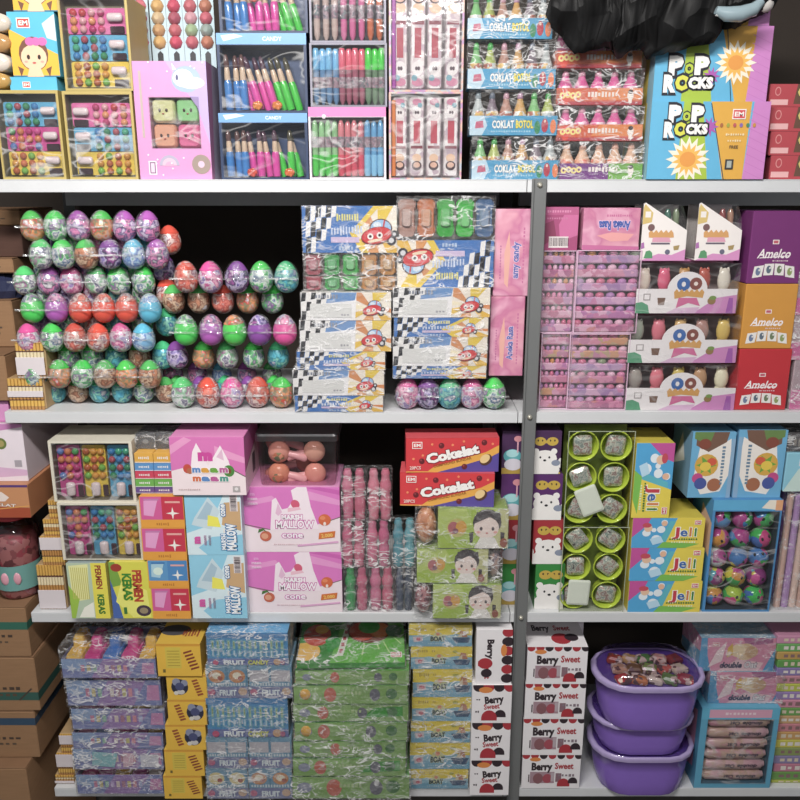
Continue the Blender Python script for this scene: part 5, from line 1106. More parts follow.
# two globe-print cartons on the ball box
def globe(m):
    def art(f):
        g = (lambda x: x) if not m else (lambda x: 1 - x)
        f.rect('6ab0d8', 0, 0, 1, 1); f.poly('efe8e0', [(g(.1), .3), (g(.3), .05), (g(.75), .1), (g(.95), .4), (g(.9), .9), (g(.5), .75), (g(.2), .8)]); f.poly('7a5a4a', [(g(.1), .8), (g(.4), .7), (g(.8), .85), (g(.85), 1), (g(.1), 1)]); f.poly('6a8a4a', [(g(.05), .9), (g(.4), .8), (g(.5), 1), (g(.05), 1)])
        f.ell('d8a83a', g(.38), .5, .17, .17); f.star('6aa83a', g(.38), .5, .15, .07, 6); f.ell('d85a3a', g(.5), .55, .07, .06); f.ell('e8c83a', g(.36), .48, .08, .07); f.ell('c84a8a', g(.2), .3, .08, .08); f.ell('4a5aa0', g(.28), .22, .09, .09); f.ell('a86a4a', g(.6), .2, .1, .1); f.ell('8a4a3a', g(.3), .82, .09, .08)
        h = f.turned(1); h.text('PUZZLE', .5, .18 if m is False else .8, .07, '5a6a7a', w=.5, bold=.0) if False else h.scrib(.2, .8, .25 if not m else .75, .08, '6a88a0', 12, 3); f.poly('8ab0d0', [(g(.9), 0), (1 if not m else 0, 0), (1 if not m else 0, .9), (g(.92), .9)])
    return art
zt = p.top
p1 = P(690, 733, 432, zt, .014); printed(p1, 'globe_print_carton', 'globe-print carton on the ball box, beside the upright jelly carton', 'carton', '6aa8d0', globe(False), .1, 'globe-print cartons', aside=lambda f: (f.rect('7aa8c8', 0, 0, 1, 1), f.poly('e8e8e0', [(.1, .3), (.7, .5), (.5, .9)])))
p2 = P(736, 784, 430, zt, .014); printed(p2, 'globe_print_carton', 'globe-print carton on the ball box, at the far side from the jelly cartons', 'carton', '6aa8d0', globe(True), .1, 'globe-print cartons')
# things at the right border
p = P(783, 830, 492, Z3, .012); e = empty('purple_stick_pack', p.loc(), 'tall clear pack of pale purple sticks beside the ball box', 'candy pack')
for i in range(6):
    b = M(); x = -p.w/2 + p.w*(i + .5)/6; r = p.w/12*.95; b.lathe([(r, 0), (r, p.h*.5), (r*.9, p.h*.55), (r*.9, p.h*.97)], mat(['d8b0a0', 'b890c8', 'e8c8b8'][i % 3], 'gloss'), (x, .014, 0), 8); b.build('candy_stick', e)
b = M(); b.box(-p.w/2, p.w/2, .03, .08, 0, p.h, mat('9a6ab0')); b.build('backing', e)
wrap_box(e, p.w, .08, p.h, seed=9, amp=.003)
p = P(785, 830, 453, p.top, .014); printed(p, 'snack_carton', 'light blue carton with a red emblem above the purple stick pack', 'carton', '8ac8dc', lambda f: (f.poly('c8e0d8', [(0, 0), (1, 0), (1, .5), (.3, .6)]), logo(f, .4, .75, .12)), .1)
p = P(784, 830, 433, p.top, .02); printed(p, 'grey_candy_pack', 'dark wrapped pack topmost over the light blue carton', 'candy pack', '4a464a', lambda f: (f.scrib(.1, .9, .5, .5, '8a8078', 8, 3)), .08, wrap=12)
# ------------------------------------------------------------------ shelf four
p = wafer(55, 74, 776, Z4, .012, (.1, .4), 'lowest sheaf of gold wafer sticks at the open end of the bottom shelf', n=7)
p = wafer(57, 74, 754, p.top, .014, (.4, .98), 'middle sheaf of gold wafer sticks at the open end of the bottom shelf', n=7)
p = wafer(60, 74, 735, p.top, .016, (.5, .98), 'topmost sheaf of gold wafer sticks at the open end of the bottom shelf', n=6)
def gtray(f):
    f.rect('7a84b8', 0, 0, 1, 1); f.poly('9a7ab4', [(.3, 0), (.7, 0), (.85, 1), (.45, 1)]); f.poly('8aa4cc', [(0, .5), (.3, .3), (.25, 1), (0, 1)]); f.poly('c88ab8', [(.84, .2), (.98, .2), (.98, .8), (.86, .8)]); f.star('c8d0e0', .1, .5, .3, .1, 5)
    cs = ['c87a9a', 'c8b87a', '8ab8a0', 'b8a0d0', 'd8c8c0', 'b07a90', 'c8c07a', 'd890a0', 'a8b0d8']
    for i in range(9): f.rect(cs[i], .2 + i*.065, .35, .24 + i*.065, .68)
GC = {'y': ('e8b83a', 'yellow'), 'm': ('d83a90', 'magenta'), 'b': ('3f7ac8', 'blue'), 'p': ('c84aa0', 'pink'), 'd': ('3a4a6a', 'dark blue'), 'w': ('e8d8d0', 'whitish')}
def block(key):
    c, w, d, h = key; e = empty('gummy_block', (0, 0, 0), 'x', 'gummy candy')
    b = M(); b.loft([[(x, y, z) for x, y in rr(-w/2*s, w/2*s, d*(.5 - .5*s), d*(.5 + .5*s), w*.2)] for z, s in ((0, .9), (h*.15, 1), (h*.5, 1), (h*.6, .9))], jelly(c, .1)); b.build('body', e)
    b = M(); b.loft([[(x, y, z) for x, y in rr(-w*.34*s, w*.34*s, d*(.7 - .28*s), d*(.7 + .28*s), w*.15)] for z, s in ((h*.6, 1), (h*.92, .95), (h, .75))], jelly(c, .1)); b.build('knob', e); return e
blocks = Maker(block)
specs = [(77, 163, 775, None, 'yellow rim', 'mpypw'), (74, 163, 749, 'closed', '', ''), (73, 163, 733, None, '', 'mbmpy'), (72, 165, 709, None, '', 'mpdyw'), (67, 161, 680, None, '', 'bmypy'), (62, 156, 659, None, '', 'ymbmy')]
zb = Z4; nextv = [770, 748, 730, 706, 676, 638]
names = ['lowest', 'second-lowest, fully printed', 'third from the bottom', 'third from the top', 'second-highest', 'highest']
for k, (u0, u1, vt, cl, _, seq) in enumerate(specs):
    y = [-.016, -.014, -.014, -.012, -.012, -.02][k]
    vt_front = vt; p = P(u0, u1, vt, zb, y); zn = Z(nextv[k], y + (.0 if k < 5 else .03)); nm = f'{names[k]} blue-violet tray of gummy blocks beside the yellow cartons'
    e = empty('gummy_tray', p.loc(), nm, 'candy tray', 'blue-violet gummy trays'); w, d = p.w, .12; fh = p.h
    H = max(zn - p.z, fh + .002)
    b = M()
    if cl: b.box(-w/2, w/2, 0, d, 0, fh, '7a84b8'); H = fh
    else:
        b.box(-w/2, w/2, 0, .0016, 0, fh, '7a84b8'); b.box(-w/2, w/2, .0018, d, 0, .0014, '7a84b8'); b.box(-w/2, -w/2 + .0014, .0018, d, .0016, fh, '6a6a98'); b.box(w/2 - .0014, w/2, .0018, d, .0016, fh, '6a6a98'); b.box(-w/2 + .0016, w/2 - .0016, d - .0014, d, .0016, fh, '6a6a98')
    gtray(front(b, w, fh))
    if cl: ff = front(b, w, fh); ff.n[0] = 40; ff.rect('d0d0dc', .75, .12, .95, .75); ff.poly('d8b0c0', [(.55, .1), (.66, .2), (.68, .8), (.56, .85)]); ff.poly('8ac0c8', [(.2, .2), (.45, .1), (.5, .8), (.22, .9)])
    b.build('tray', e); wrap_box(e, w, d, H, seed=k + 20, amp=.003, pad=.0015)
    for i, s in enumerate(seq):
        c, cn = GC[s]; blocks((c, round(w/5*.9, 3), .075 if k == 5 else .05, round(max(H - .005, .01), 4)), p.loc(-w/2 + .002 + (w - .004)*(i + .5)/5, .006, .0022), f'{cn} gummy block, {ORD[i]} from the open shelf end, {names[k]} tray', 'gummy blocks')
    zb = p.z + H + .001
# yellow cartons with a dark blue animal blob
def yel(style):
    def art(f):
        f.rect('e8b828', 0, 0, 1, 1); f.rect('d89a20', 0, .93, 1, 1)
        if style == 'text':
            f.poly('d8c03a', [(.2, .25), (.55, .25), (.55, .9), (.2, .9)])
            for i in range(6): f.rect('b89a2a', .24, .32 + i*.09, .52, .345 + i*.09)
            for i in range(6): f.poly('8a3a2a', [(.66 + i*.03 - .05, .75 - i*.1), (.8 + i*.03, .82 - i*.1), (.8 + i*.03, .77 - i*.1), (.66 + i*.03 - .05, .69 - i*.1)])
            f.rect('7a6a2a', .12, .12, .18, .22)
        else:
            x, y = (.68, .5) if style == 'a' else (.32, .52)
            f.ell('2a2e44', x, y, .3, .32); f.ell('8a90a8', x - .08, y + .2, .14, .15); f.ell('8a90a8', x + .12, y + .16, .12, .13); f.ell('c8c4c0', x + .02, y - .2, .14, .1); f.ell('4a5078', x, y + .02, .16, .16); f.ell('d8d4c8', x - .1, y - .24, .08, .08)
            xx = .28 if style == 'a' else .74
            for i in range(6): f.poly('9a4a2a', [(xx + i*.025 - .12, .78 - i*.11), (xx + i*.025 + .02, .84 - i*.11), (xx + i*.025 + .04, .78 - i*.11), (xx + i*.025 - .1, .71 - i*.11)])
    return art
zb = Z4
for k, (u0, u1, vt, st) in enumerate(((164, 202, 776, 'text'), (165, 204, 750, 'text'), (166, 206, 725, 'a'), (168, 208, 700, 'a'), (167, 207, 675, 'b'), (157, 201, 644, 'text'))):
    p = P(u0, u1, vt, zb, -.03 if k < 5 else -.034); zb = p.top
    printed(p, 'yellow_candy_carton', f'{["lowest", "second-lowest", "third from the bottom", "third from the top", "second-highest", "highest"][k]} yellow carton with {"slanting brown lettering" if st == "text" else "a dark blue animal print"} in the yellow pile', 'carton', 'dca824', yel(st), .1, 'small yellow cartons', atop=lambda f: (f.rect('d8b030', 0, 0, 1, 1), f.ell('4a4a50', .3, .5, .3, .2), f.scrib(.5, .9, .4, .3, '9a4a2a', 6)))
# fruit candy cartons and pairs of small packs
def fruit(f):
    f.rect('4a94c8', 0, 0, 1, 1); f.rect('6a78b0', 0, 0, 1, .2); f.rect('3f84bc', 0, .84, 1, 1)
    for i in range(14):
        x = .05 + i*.066; f.rect('6aa8b8' if i % 2 else '58a0c0', x, .26, x + .045, .8); f.rect('9ac0a0', x + .01, .52, x + .034, .76); f.rect('b8d0e0', x + .012, .3, x + .03, .46); f.rect('8a9a6a', x + .016, .6, x + .028, .72)
    f.text('FRUIT', .33, .1, .12, 'e8f0f4', w=.26, bold=.05); f.text('CANDY', .63, .1, .12, 'c8cc4a', w=.26, bold=.05); f.ell('c8507a', .1, .1, .08, .08); f.ell('c8a080', .86, .12, .1, .1); f.ell('b06a8a', .93, .1, .06, .07)
def fside(f): f.rect('6a90a8', 0, 0, 1, 1); f.ell('a89aa0', .5, .5, .3, .4)
def pairp(v, lid):
    def art(f):
        f.rect('6f9cb8', 0, 0, 1, 1); f.rect('7a80a8', 0, 0, 1, .35)
        for i in range(2):
            x = .02 + .5*i
            if lid: f.rect('bcb8c0', x, .5, x + .45, .84)
            else: f.ell('d8c890' if v % 2 == 0 else 'c88a5a', x + .22, .66, .22, .2); f.ell('e8e0c8', x + .22, .68, .12, .1); f.ell('a85a4a', x + .3, .6, .07, .07)
            f.rect('5a8aa8', x + .44, .4, x + .5, 1)
        f.scrib(.05, .95, .42, .1, 'c8d4dc', 14, 3); f.text('FRUIT', .5, .16, .16, 'dce8ec', w=.42, bold=.04); f.ell('c06a8a', .1, .18, .1, .1); f.ell('c8a890', .86, .2, .12, .12)
    return art
zb = Z4
for lvl, (kind, vt) in enumerate((('pair', 768), ('pair', 737), ('box', 698), ('pair', 665), ('box', 633))):
    if kind == 'box':
        p = P(207, 288, vt, zb, -.03); zb = p.top; printed(p, 'fruit_candy_carton', f'{"upper" if lvl == 4 else "lower"} blue fruit candy carton printed with a row of upright sticks', 'carton', '4a94c8', fruit, .12, 'blue fruit candy cartons', aside=fside, wrap=lvl, atop=lambda f: f.rect('5aa8d8', 0, 0, 1, 1))
    else:
        z0 = zb
        for j, (u0, u1) in enumerate(((207, 248), (249, 292))):
            p = P(u0, u1, vt, z0, -.03); zb = max(zb, p.top)
            lid = (lvl, j) in ((1, 0), (1, 1), (3, 1)); printed(p, 'fruit_candy_pack', f'blue-grey twin fruit candy pack {"with blank pale stickers" if lid else "with round fruit pictures"}, {["yellow-carton", "green-pack"][j]} side of the {["lowest", "middle", "", "upper"][lvl]} pair row', 'candy pack', '6f9cb8', pairp(lvl + j, lid), .1, 'blue-grey fruit candy packs', wrap=lvl*3 + j)
# green film-wrapped packs
def gp(f, k):
    r = random.Random(k); f.rect('7fa85a', 0, 0, 1, 1); f.rect('8fb86a', 0, .5, .5, 1); f.poly('3f9a3a', [(.6, .2), (.95, .3), (.95, .9), (.7, .8)]) if k % 3 == 1 else None
    f.ell('c86a5a', .3 + r.uniform(-.08, .08), .5, .3, .4); f.ell('6a6a78', .66 + r.uniform(-.08, .1), .5, .26, .34); f.ell('8a90a8', .1, .5, .3, .25); f.ell('4a7a4a', .86, .55, .28, .3); f.scrib(.4, .6, .6, .2, 'a8c088', 6, k)
def gtop(f):
    f.rect('5fb43a', 0, 0, 1, 1); f.poly('2f8a2e', [(0, 0), (.3, 0), (.4, 1), (0, 1)]); f.ell('e8b84a', .06, .25, .22, .2); f.ell('c84a3a', .16, .62, .2, .25); f.ell('e8a83a', .2, .75, .1, .1); f.poly('2a9a3a', [(.28, .2), (.4, .4), (.34, .7), (.24, .5)]); f.poly('d8dcd0', [(.36, .15), (.42, .15), (.5, .95), (.44, .95)])
    for i in range(5): f.rect('b84a5a', .385 + i*.013, .22 + i*.14, .415 + i*.013, .3 + i*.14)
    f.ell('7a3a2a', .66, .72, .32, .3); f.ell('c8503a', .6, .7, .2, .22); f.ell('e8803a', .76, .72, .15, .18); f.ell('3fa83a', .66, .8, .16, .16); f.ell('4a7a5a', .9, .7, .12, .14)
    for x0, y0, x1, y1 in ((.62, .42, .6, .15), (.8, .45, .86, .2), (.9, .55, .97, .4), (.74, .4, .76, .28)): f.line('b8dc90', x0, y0, x1, y1, .02)
    logo(f, .92, .16, .08, 'c86a6a')
tv = [791, 771, 752, 733, 714, 697, 683, 667, 655] if False else [776, 758, 741, 722, 704, 685, 670]
zb = Z4; prev = None
for k, vt in enumerate(tv):
    r = random.Random(k*3 + 1); p = P(294 + r.uniform(-2, 3), 408 + r.uniform(-3, 2), vt, zb, -.034 + r.uniform(0, .006)); zb = p.top + .0016; w, d = p.w, .15
    e = empty('green_candy_pack', p.loc(), f'{["lowest", "second", "third", "fourth", "fifth", "sixth", "topmost"][k]} film-wrapped green candy pack{" up" if 0 < k < 6 else ""} in the tall green pile{" counting from the bottom" if 0 < k < 6 else ""}', 'candy pack', 'green film-wrapped packs')
    b = M(); b.box(-w/2, w/2, 0, d, 0, p.h*.96, '7fa85a'); gp(front(b, w, p.h*.96), k); gtop(topf(b, w, d, p.h*.96)); b.build('carton', e)
    if k in (5, 3): 
        b = M(); b.ell((-w*.4, .008, p.h*.5), (.016, .012, p.h*.42), mat('e0a838', 'gloss'), 10, 8); b.build('candy_lump', e)
    wrap_box(e, w, d, p.h, seed=k + 60, amp=.005, pad=.003)
# tilted top pack of that pile
p = P(297, 405, 662, zb, -.03); w, d, h = p.w, .14, .012
e = empty('green_candy_pack', p.loc(0, 0, .002), 'bright green printed pack tilted up on top of the tall green pile', 'candy pack', 'green film-wrapped packs'); e.rotation_euler = (.10, 0, .02)
b = M(); b.box(-w/2, w/2, 0, d, 0, h, '4fa83a'); gtop(topf(b, w, d, h)); f = front(b, w, h); f.rect('3f9a3a', 0, 0, 1, 1); b.build('carton', e); wrap_box(e, w, d, h, seed=71, amp=.004, pad=.003)
# yellow and blue boat cartons
def boat(f):
    f.rect('6fa8c4', 0, 0, 1, 1); f.rect('e4cc2e', 0, .52, 1, 1); f.poly('8ab8cc', [(0, .45), (.3, .56), (.5, .46), (.75, .58), (1, .48), (1, .3), (0, .3)]); f.poly('c8b8c0', [(.08, .2), (.22, .25), (.22, .48), (.06, .45)]); f.ell('c86a7a', .15, .34, .09, .08)
    f.ell('c8c88a', .46, .48, .2, .2); f.ell('d88a6a', .46, .58, .08, .08); f.text('BOAT', .46, .36, .2, '3a4a4a', w=.24, bold=.06, out='c8d8b8'); f.poly('3f5878', [(.68, .42), (.98, .42), (.94, .18), (.74, .18)]); f.poly('b87a5a', [(.78, .44), (.93, .44), (.9, .7), (.82, .74)]); f.poly('d8c8a8', [(.76, .44), (.84, .44), (.84, .66)]); f.scrib(.1, .28, .8, .12, 'b8a03a', 5, 2); f.scrib(.34, .4, .8, .12, 'b8a03a', 2, 4); f.ell('a8a83a', .72, .78, .1, .06); f.scrib(.3, .64, .14, .08, 'a8c8d4', 9, 4)
zb = Z4
for k, (u0, u1, vt) in enumerate(((409, 468, 769), (410, 470, 742.5), (411, 470, 721), (412, 472, 697), (413, 472, 669), (411, 472, 646.5), (409, 472, 625))):
    p = P(u0, u1, vt, zb, -.002); zb = p.top; printed(p, 'boat_print_carton', f'{["lowest", "second", "third", "middle", "fifth", "sixth", "topmost"][k]} yellow and blue boat-print carton{", counting upward" if k in (1, 2, 4, 5) else ""}, in the pile by the white berry cartons', 'carton', 'c8b83a', boat, .12, 'yellow and blue boat-print cartons', wrap=k)
# white berry cartons
def dome(f, c, x, y, r): f.poly(c, clip01([(x + r*f.H/f.W*math.cos(t), y + r*1.15*math.sin(t)) for t in [math.pi*i/12 for i in range(13)]] + [(x - r*f.H/f.W, y - r*.35), (x + r*f.H/f.W, y - r*.35)]))
RED, BLK = 'b02c38', '33262e'
def berry(kind):
    def art(f):
        f.rect('eeeaec', 0, 0, 1, 1)
        if kind == 'side':
            g = f.turned(3); 
            for i, c in enumerate((RED, BLK, RED, BLK, RED, BLK)): f.ell(c, .88, .95 - i*.17, .1, .085)
            f.ell('e0883a', .77, .62, .05, .11); f.text('B', .5, .82, .001, BLK) if False else None
            g.text('Berry', .36, .4, .17, BLK, w=.36, bold=.05); g.text('Sweet', .74, .33, .15, RED, w=.34, bold=.04); f.ell(RED, .26, .38, .12, .1); f.rect(RED, .06, .33, .34, .42); f.ell(BLK, .3, .2, .09, .08)
        elif kind == 'end':
            for i, c in enumerate((BLK, RED, BLK, RED)): f.ell(c, .16 + i*.26, .97, .13, .15)
            f.ell('e0883a', .34, .87, .16, .08); f.text('Berry', .56, .62, .17, BLK, w=.48, bold=.05, rot=6); f.text('Sweet', .5, .44, .13, RED, w=.4, bold=.03, rot=6); dome(f, BLK, .72, .2, .13); dome(f, RED, .44, .13, .18); f.scrib(.08, .2, .3, .06, '4a4048', 2); f.scrib(.1, .22, .62, .04, '4a4048', 2)
        else:
            for i, c in enumerate((RED, RED, BLK, RED, BLK, RED, BLK)): f.ell(c, .06 + i*.15, .99, .1, .11)
            f.ell('e0883a', .22, .87, .14, .06); f.rect('a88a94', .14, .16, .56, .5); f.ell('8a5a60', .28, .3, .13, .16); f.ell('a84a58', .44, .3, .12, .14); f.rect('8a6a74', .58, .2, .68, .46); f.rect('b8a8b0', .5, .22, .56, .48)
            f.text('Berry', .34, .66, .2, BLK, w=.36, bold=.05); f.text('Sweet', .72, .68, .17, RED, w=.32, bold=.03); dome(f, RED, .72, .12, .16); dome(f, BLK, .88, .2, .12); f.rect('5a4a54', .11, .2, .13, .42); f.scrib(.62, .92, .4, .08, '8a7a84', 5, 4)
    return art
def btop(f): f.rect('eeeaec', 0, 0, 1, 1); f.ell(RED, .6, .3, .2, .2); f.ell(BLK, .78, .35, .14, .14); f.text('Berry', .3, .7, .2, BLK, w=.3, bold=.04); f.text('Sweet', .66, .7, .18, RED, w=.28, bold=.03)
zb = Z4 
for k, (u0, u1, vt) in enumerate(((470, 509, 760.5), (471, 510, 723), (472, 511.5, 685))):
    p = P(u0, u1, vt, zb, -.02); zb = p.top; printed(p, 'berry_candy_carton', f'{["lowest", "middle", "highest"][k]} end-on white berry carton in the column on the boat-carton side of the post', 'carton', 'e8e4e6', berry('end'), .1, 'white berry cartons')
p = P(476, 512, 629.5, zb, -.016); printed(p, 'berry_candy_carton', 'white berry carton stood on end with sideways lettering, on the boat-carton side of the post', 'carton', 'e8e4e6', berry('side'), .1, 'white berry cartons'); zt = p.top
zb = Z4
for k, (u0, u1, vt) in enumerate(((522, 580, 755), (523, 583, 719), (525, 585, 684), (527, 587, 647))):
    p = P(u0, u1, vt, zb, -.001); zb = p.top; printed(p, 'berry_candy_carton', f'{LV[k]} wide white berry carton in the column beside the purple tubs', 'carton', 'e8e4e6', berry('wide'), .1, 'white berry cartons', atop=btop)
p = P(529, 580, 0, Z4, .115, h=zb - Z4 + .028); printed(p, 'berry_candy_carton', 'white berry carton mostly hidden at the back, its lettering just showing over the column', 'carton', 'e8e4e6', lambda f: (f.rect('e0dade', 0, 0, 1, 1), f.text('Berry Sweet', .5, .955, .025, BLK, w=.8, bold=.04), f.rect(RED, .7, .92, .95, .935)), .08, 'white berry cartons')
# purple tubs
PUR = jelly('8c68cc', .06)
def tub(u0, u1, v_rim, v_bot, zb, y, nm, top):
    zr = Z(v_rim, y); d = .14; w = X(u1, zr, y + d/2) - X(u0, zr, y + d/2); xc = (X(u1, zr, y + d/2) + X(u0, zr, y + d/2))/2; h = zr - zb
    e = empty('purple_candy_tub', (xc, y, zb + .0005), nm, 'plastic tub', 'purple tubs')
    R_ = lambda s, r=.066: [(x, yy + d/2) for x, yy in rr(-w/2*s, w/2*s, -d/2*(s*.5+.5)*1, d/2*(s*.5+.5), r*s)]
    b = M(); prof = ((0, .76), (h*.04, .80), (h*.3, .86), (h*.62, .9), (h*.9, .93), (h*.91, .97), (h*.99, .98))
    b.loft([[(x, yy, z) for x, yy in R_(s)] for z, s in prof], PUR); b.build('tub', e)
    b = M(); b.loft([[(x, yy, z) for x, yy in R_(s)] for z, s in ((h*.92, 1.0), (h*.98, 1.015), (h*1.03, 1.0), (h*1.05, .95), (h*1.03, .9))], jelly('b8a6d8', .15), True, False); b.build('rim', e)
    b = M(); b.loft([[(x, yy, z) for x, yy in R_(s)] for z, s in ((h*1.02, .93), (h*1.06, .9), (h*1.2, .82), (h*1.26, .6), (h*1.28, .2))] , film('tub_lid_clear', 'e8e4ee', 1.1, .3, 25, .08, .06), True, True) if top else b.loft([[(x, yy, z) for x, yy in R_(s)] for z, s in ((h*1.02, .93), (h*1.05, .9), (h*1.055, .5))], film('tub_lid_clear', 'e8e4ee', 1.1, .3, 25, .08, .06)); b.build('clear_lid', e)
    return e, xc, zb + h, w, d
b0 = tub(588, 691, 760, 0, Z4, -.03, 'lowest purple lidded tub, standing on the bottom shelf', False)
b1 = tub(588, 691, 729, 0, b0[2] + .0045, -.03, 'middle purple lidded tub of the three', False)
e, xc, zt, w, d = tub(592, 702, 690, 0, b1[2] + .0045, -.05, 'topmost purple lidded tub with sweets showing under its clear lid', True)
SW = [('b83a3a', 'red'), ('c8783a', 'orange-brown'), ('d8c8b0', 'cream'), ('6a8a4a', 'green'), ('a83a4a', 'crimson'), ('c89a7a', 'tan'), ('7a5a3a', 'brown'), ('8aa050', 'olive green'), ('d86a5a', 'coral'), ('e0d0b0', 'ivory'), ('a8442e', 'rust'), ('c8a060', 'sandy'), ('5a8a4a', 'dark green'), ('d8a090', 'salmon'), ('8a3a3a', 'maroon')]
def packet(key):
    b = M(); w, d = .032, .024; n = 6
    b.loft([[(x*s, y*s, z) for x, y in rr(-w/2, w/2, -d/2, d/2, .003)] for z, s in ((0, .9), (.005, 1), (.010, .95), (.014, .6))], print_mat('packet_' + key, [key, 'd8c0b0', key, '6a4a4a'], 110, .25), False); o = b.build('sweet_packet'); return tag(o, 'x', 'sweet packet')
pkts = Maker(packet)
for i, (c, cn) in enumerate(SW):
    gx, gy = i % 5, i // 5
    pkts(c, (xc - w*.27 + w*.135*gx, .02 + .034*gy - .046, zt + .0022), f'{cn} sweet packet, {ORD[gx]} from the berry cartons, {["front", "middle", "rear"][gy]} row under the tub lid', 'sweet packets', (RND.uniform(-.1, .1), RND.uniform(-.1, .1), RND.uniform(-.6, .6)))
# pink and blue oat bar cartons
def oat(f):
    f.rect('d88aa8', 0, 0, 1, 1); f.poly('4a9ac8', [(0, 0), (.16, 0), (.1, .5), (.08, 1), (0, 1)]); f.poly('e8d0d4', [(.12, .1), (.3, .3), (.34, .9), (.22, .6)]); f.poly('4a9ac8', [(.86, 0), (1, 0), (1, .7)]); f.poly('a85a8a', [(.6, .75), (.95, .85), (.95, 1), (.55, 1)]); f.poly('e8c0c8', [(.25, 0), (.8, 0), (.86, .25), (.5, .35)])
    f.ell('d8b890', .6, .58, .28, .26); f.ell('e8d0a8', .5, .62, .2, .2); f.ell('c8a078', .68, .58, .18, .18); f.poly('d8b048', [(.36, .4), (.44, .5), (.42, .85), (.36, .7)]); f.text('double', .43, .18, .16, '3a3a5a', w=.3, bold=.05, shear=.2); f.text('Oat', .69, .19, .18, 'e8e0e4', w=.17, bold=.03, out='3a3a5a', shear=.2); logo(f, .2, .8, .09, 'c8506a')
def oside(f): f.rect('5aa8cc', 0, 0, 1, 1); f.poly('d890b0', [(0, .3), (1, .6), (1, 1), (0, 1)])
p = P(698, 775, 708, Z4, .0); w, h, dd = p.w, p.h, .1
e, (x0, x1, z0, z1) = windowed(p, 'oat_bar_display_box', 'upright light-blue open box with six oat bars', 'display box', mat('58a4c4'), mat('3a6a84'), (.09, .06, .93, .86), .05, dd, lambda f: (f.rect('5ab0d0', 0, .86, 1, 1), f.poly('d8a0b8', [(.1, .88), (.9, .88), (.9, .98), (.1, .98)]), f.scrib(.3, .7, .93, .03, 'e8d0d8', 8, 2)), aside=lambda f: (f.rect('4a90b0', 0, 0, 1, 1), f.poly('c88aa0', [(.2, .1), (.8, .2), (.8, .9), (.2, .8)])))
W, H = x1 - x0, z1 - z0
def bar(key):
    w, h = key; b = M(); n = 6
    b.loft([[(x, .012 + a*.011*math.cos(t), h/2 + a*h*.47*math.sin(t)) for t in [2*math.pi*j/10 for j in range(10)]] for x, a in ((-w/2, .55), (-w*.47, .6), (-w*.44, .95), (-w*.2, 1), (w*.2, 1), (w*.44, .95), (w*.47, .6), (w/2, .55))], print_mat('oat_wrapper', ['d8a0b0', 'e4b8c0', 'cfae98', 'd890a8'], 30, .3, 0, True, 'wave'))
    f = Face(b, (-w/2, .0008, 0), (1, 0, 0), (0, 0, 1), w, h).turned(2); f.text('double', .3, .45, .3, '4a4058', w=.32, bold=.03, shear=.2); f.text('Oat', .58, .45, .34, '5a5068', w=.16, bold=.02, shear=.2)
    o = b.build('oat_bar'); return tag(o, 'x', 'oat bar')
bars = Maker(bar)
for i in range(6): bars((round(W*.96, 4), round(H/6*.98, 4)), p.loc((x0+x1)/2, .0015, z0 + H*i/6 + .0006), f'pink wrapped oat bar, {ORD[i]} from the bottom in the light-blue open box', 'oat bars')
zb = p.top
p = P(709, 783, 672, zb, .016); printed(p, 'oat_bar_carton', 'lower lying pink and blue oat bar carton, on the open box', 'carton', '6aa4c4', oat, .1, 'lying oat bar cartons', aside=oside, wrap=4, atop=lambda f: f.rect('8ab0c8', 0, 0, 1, 1))
p = P(700, 775, 638, p.top, .02); printed(p, 'oat_bar_carton', 'upper lying pink and blue oat bar carton, topmost over the open box', 'carton', '6aa4c4', oat, .1, 'lying oat bar cartons', aside=oside, wrap=5, atop=lambda f: f.rect('8ab0c8', 0, 0, 1, 1))
# thin flat packs at the right border
zb = Z4; FC = [('a8b03a', 'yellow-green'), ('6a9a4a', 'green'), ('c07a90', 'pink'), ('8a80a8', 'mauve'), ('8a9a5a', 'olive'), ('c8c04a', 'yellow'), ('c89a5a', 'tan'), ('c8808a', 'rosy'), ('c8a070', 'sandy'), ('6aa050', 'leaf green'), ('d08aa0', 'light pink'), ('9a80b8', 'violet'), ('b8c040', 'lime'), ('c88a9a', 'dusty pink'), ('8a7ab0', 'purple'), ('5f9a4a', 'dark green'), ('c09a50', 'ochre'), ('6aa85a', 'grass green'), ('c88aa8', 'orchid')]
for k in range(19):
    v = 788 - 8.0*(k + 1); c, cn = FC[k]; u0 = 772 + (k*.35) + RND.uniform(-1, 1)
    p = P(u0, 836, v, zb, .014); zb = p.top; printed(p, 'flat_candy_pack', f'{cn} flat pack, {ORD[k] if k < 12 else ["thirteenth", "fourteenth", "fifteenth", "sixteenth", "seventeenth", "eighteenth", "nineteenth"][k-12]} from the bottom in the pile beyond the oat bars', 'candy pack', c, lambda f: (f.scrib(.1, .9, .5, .5, ['d8c8b0', '8a6a6a', 'e0d8d0'][k % 3], 7, k)), .1, 'thin flat packs')
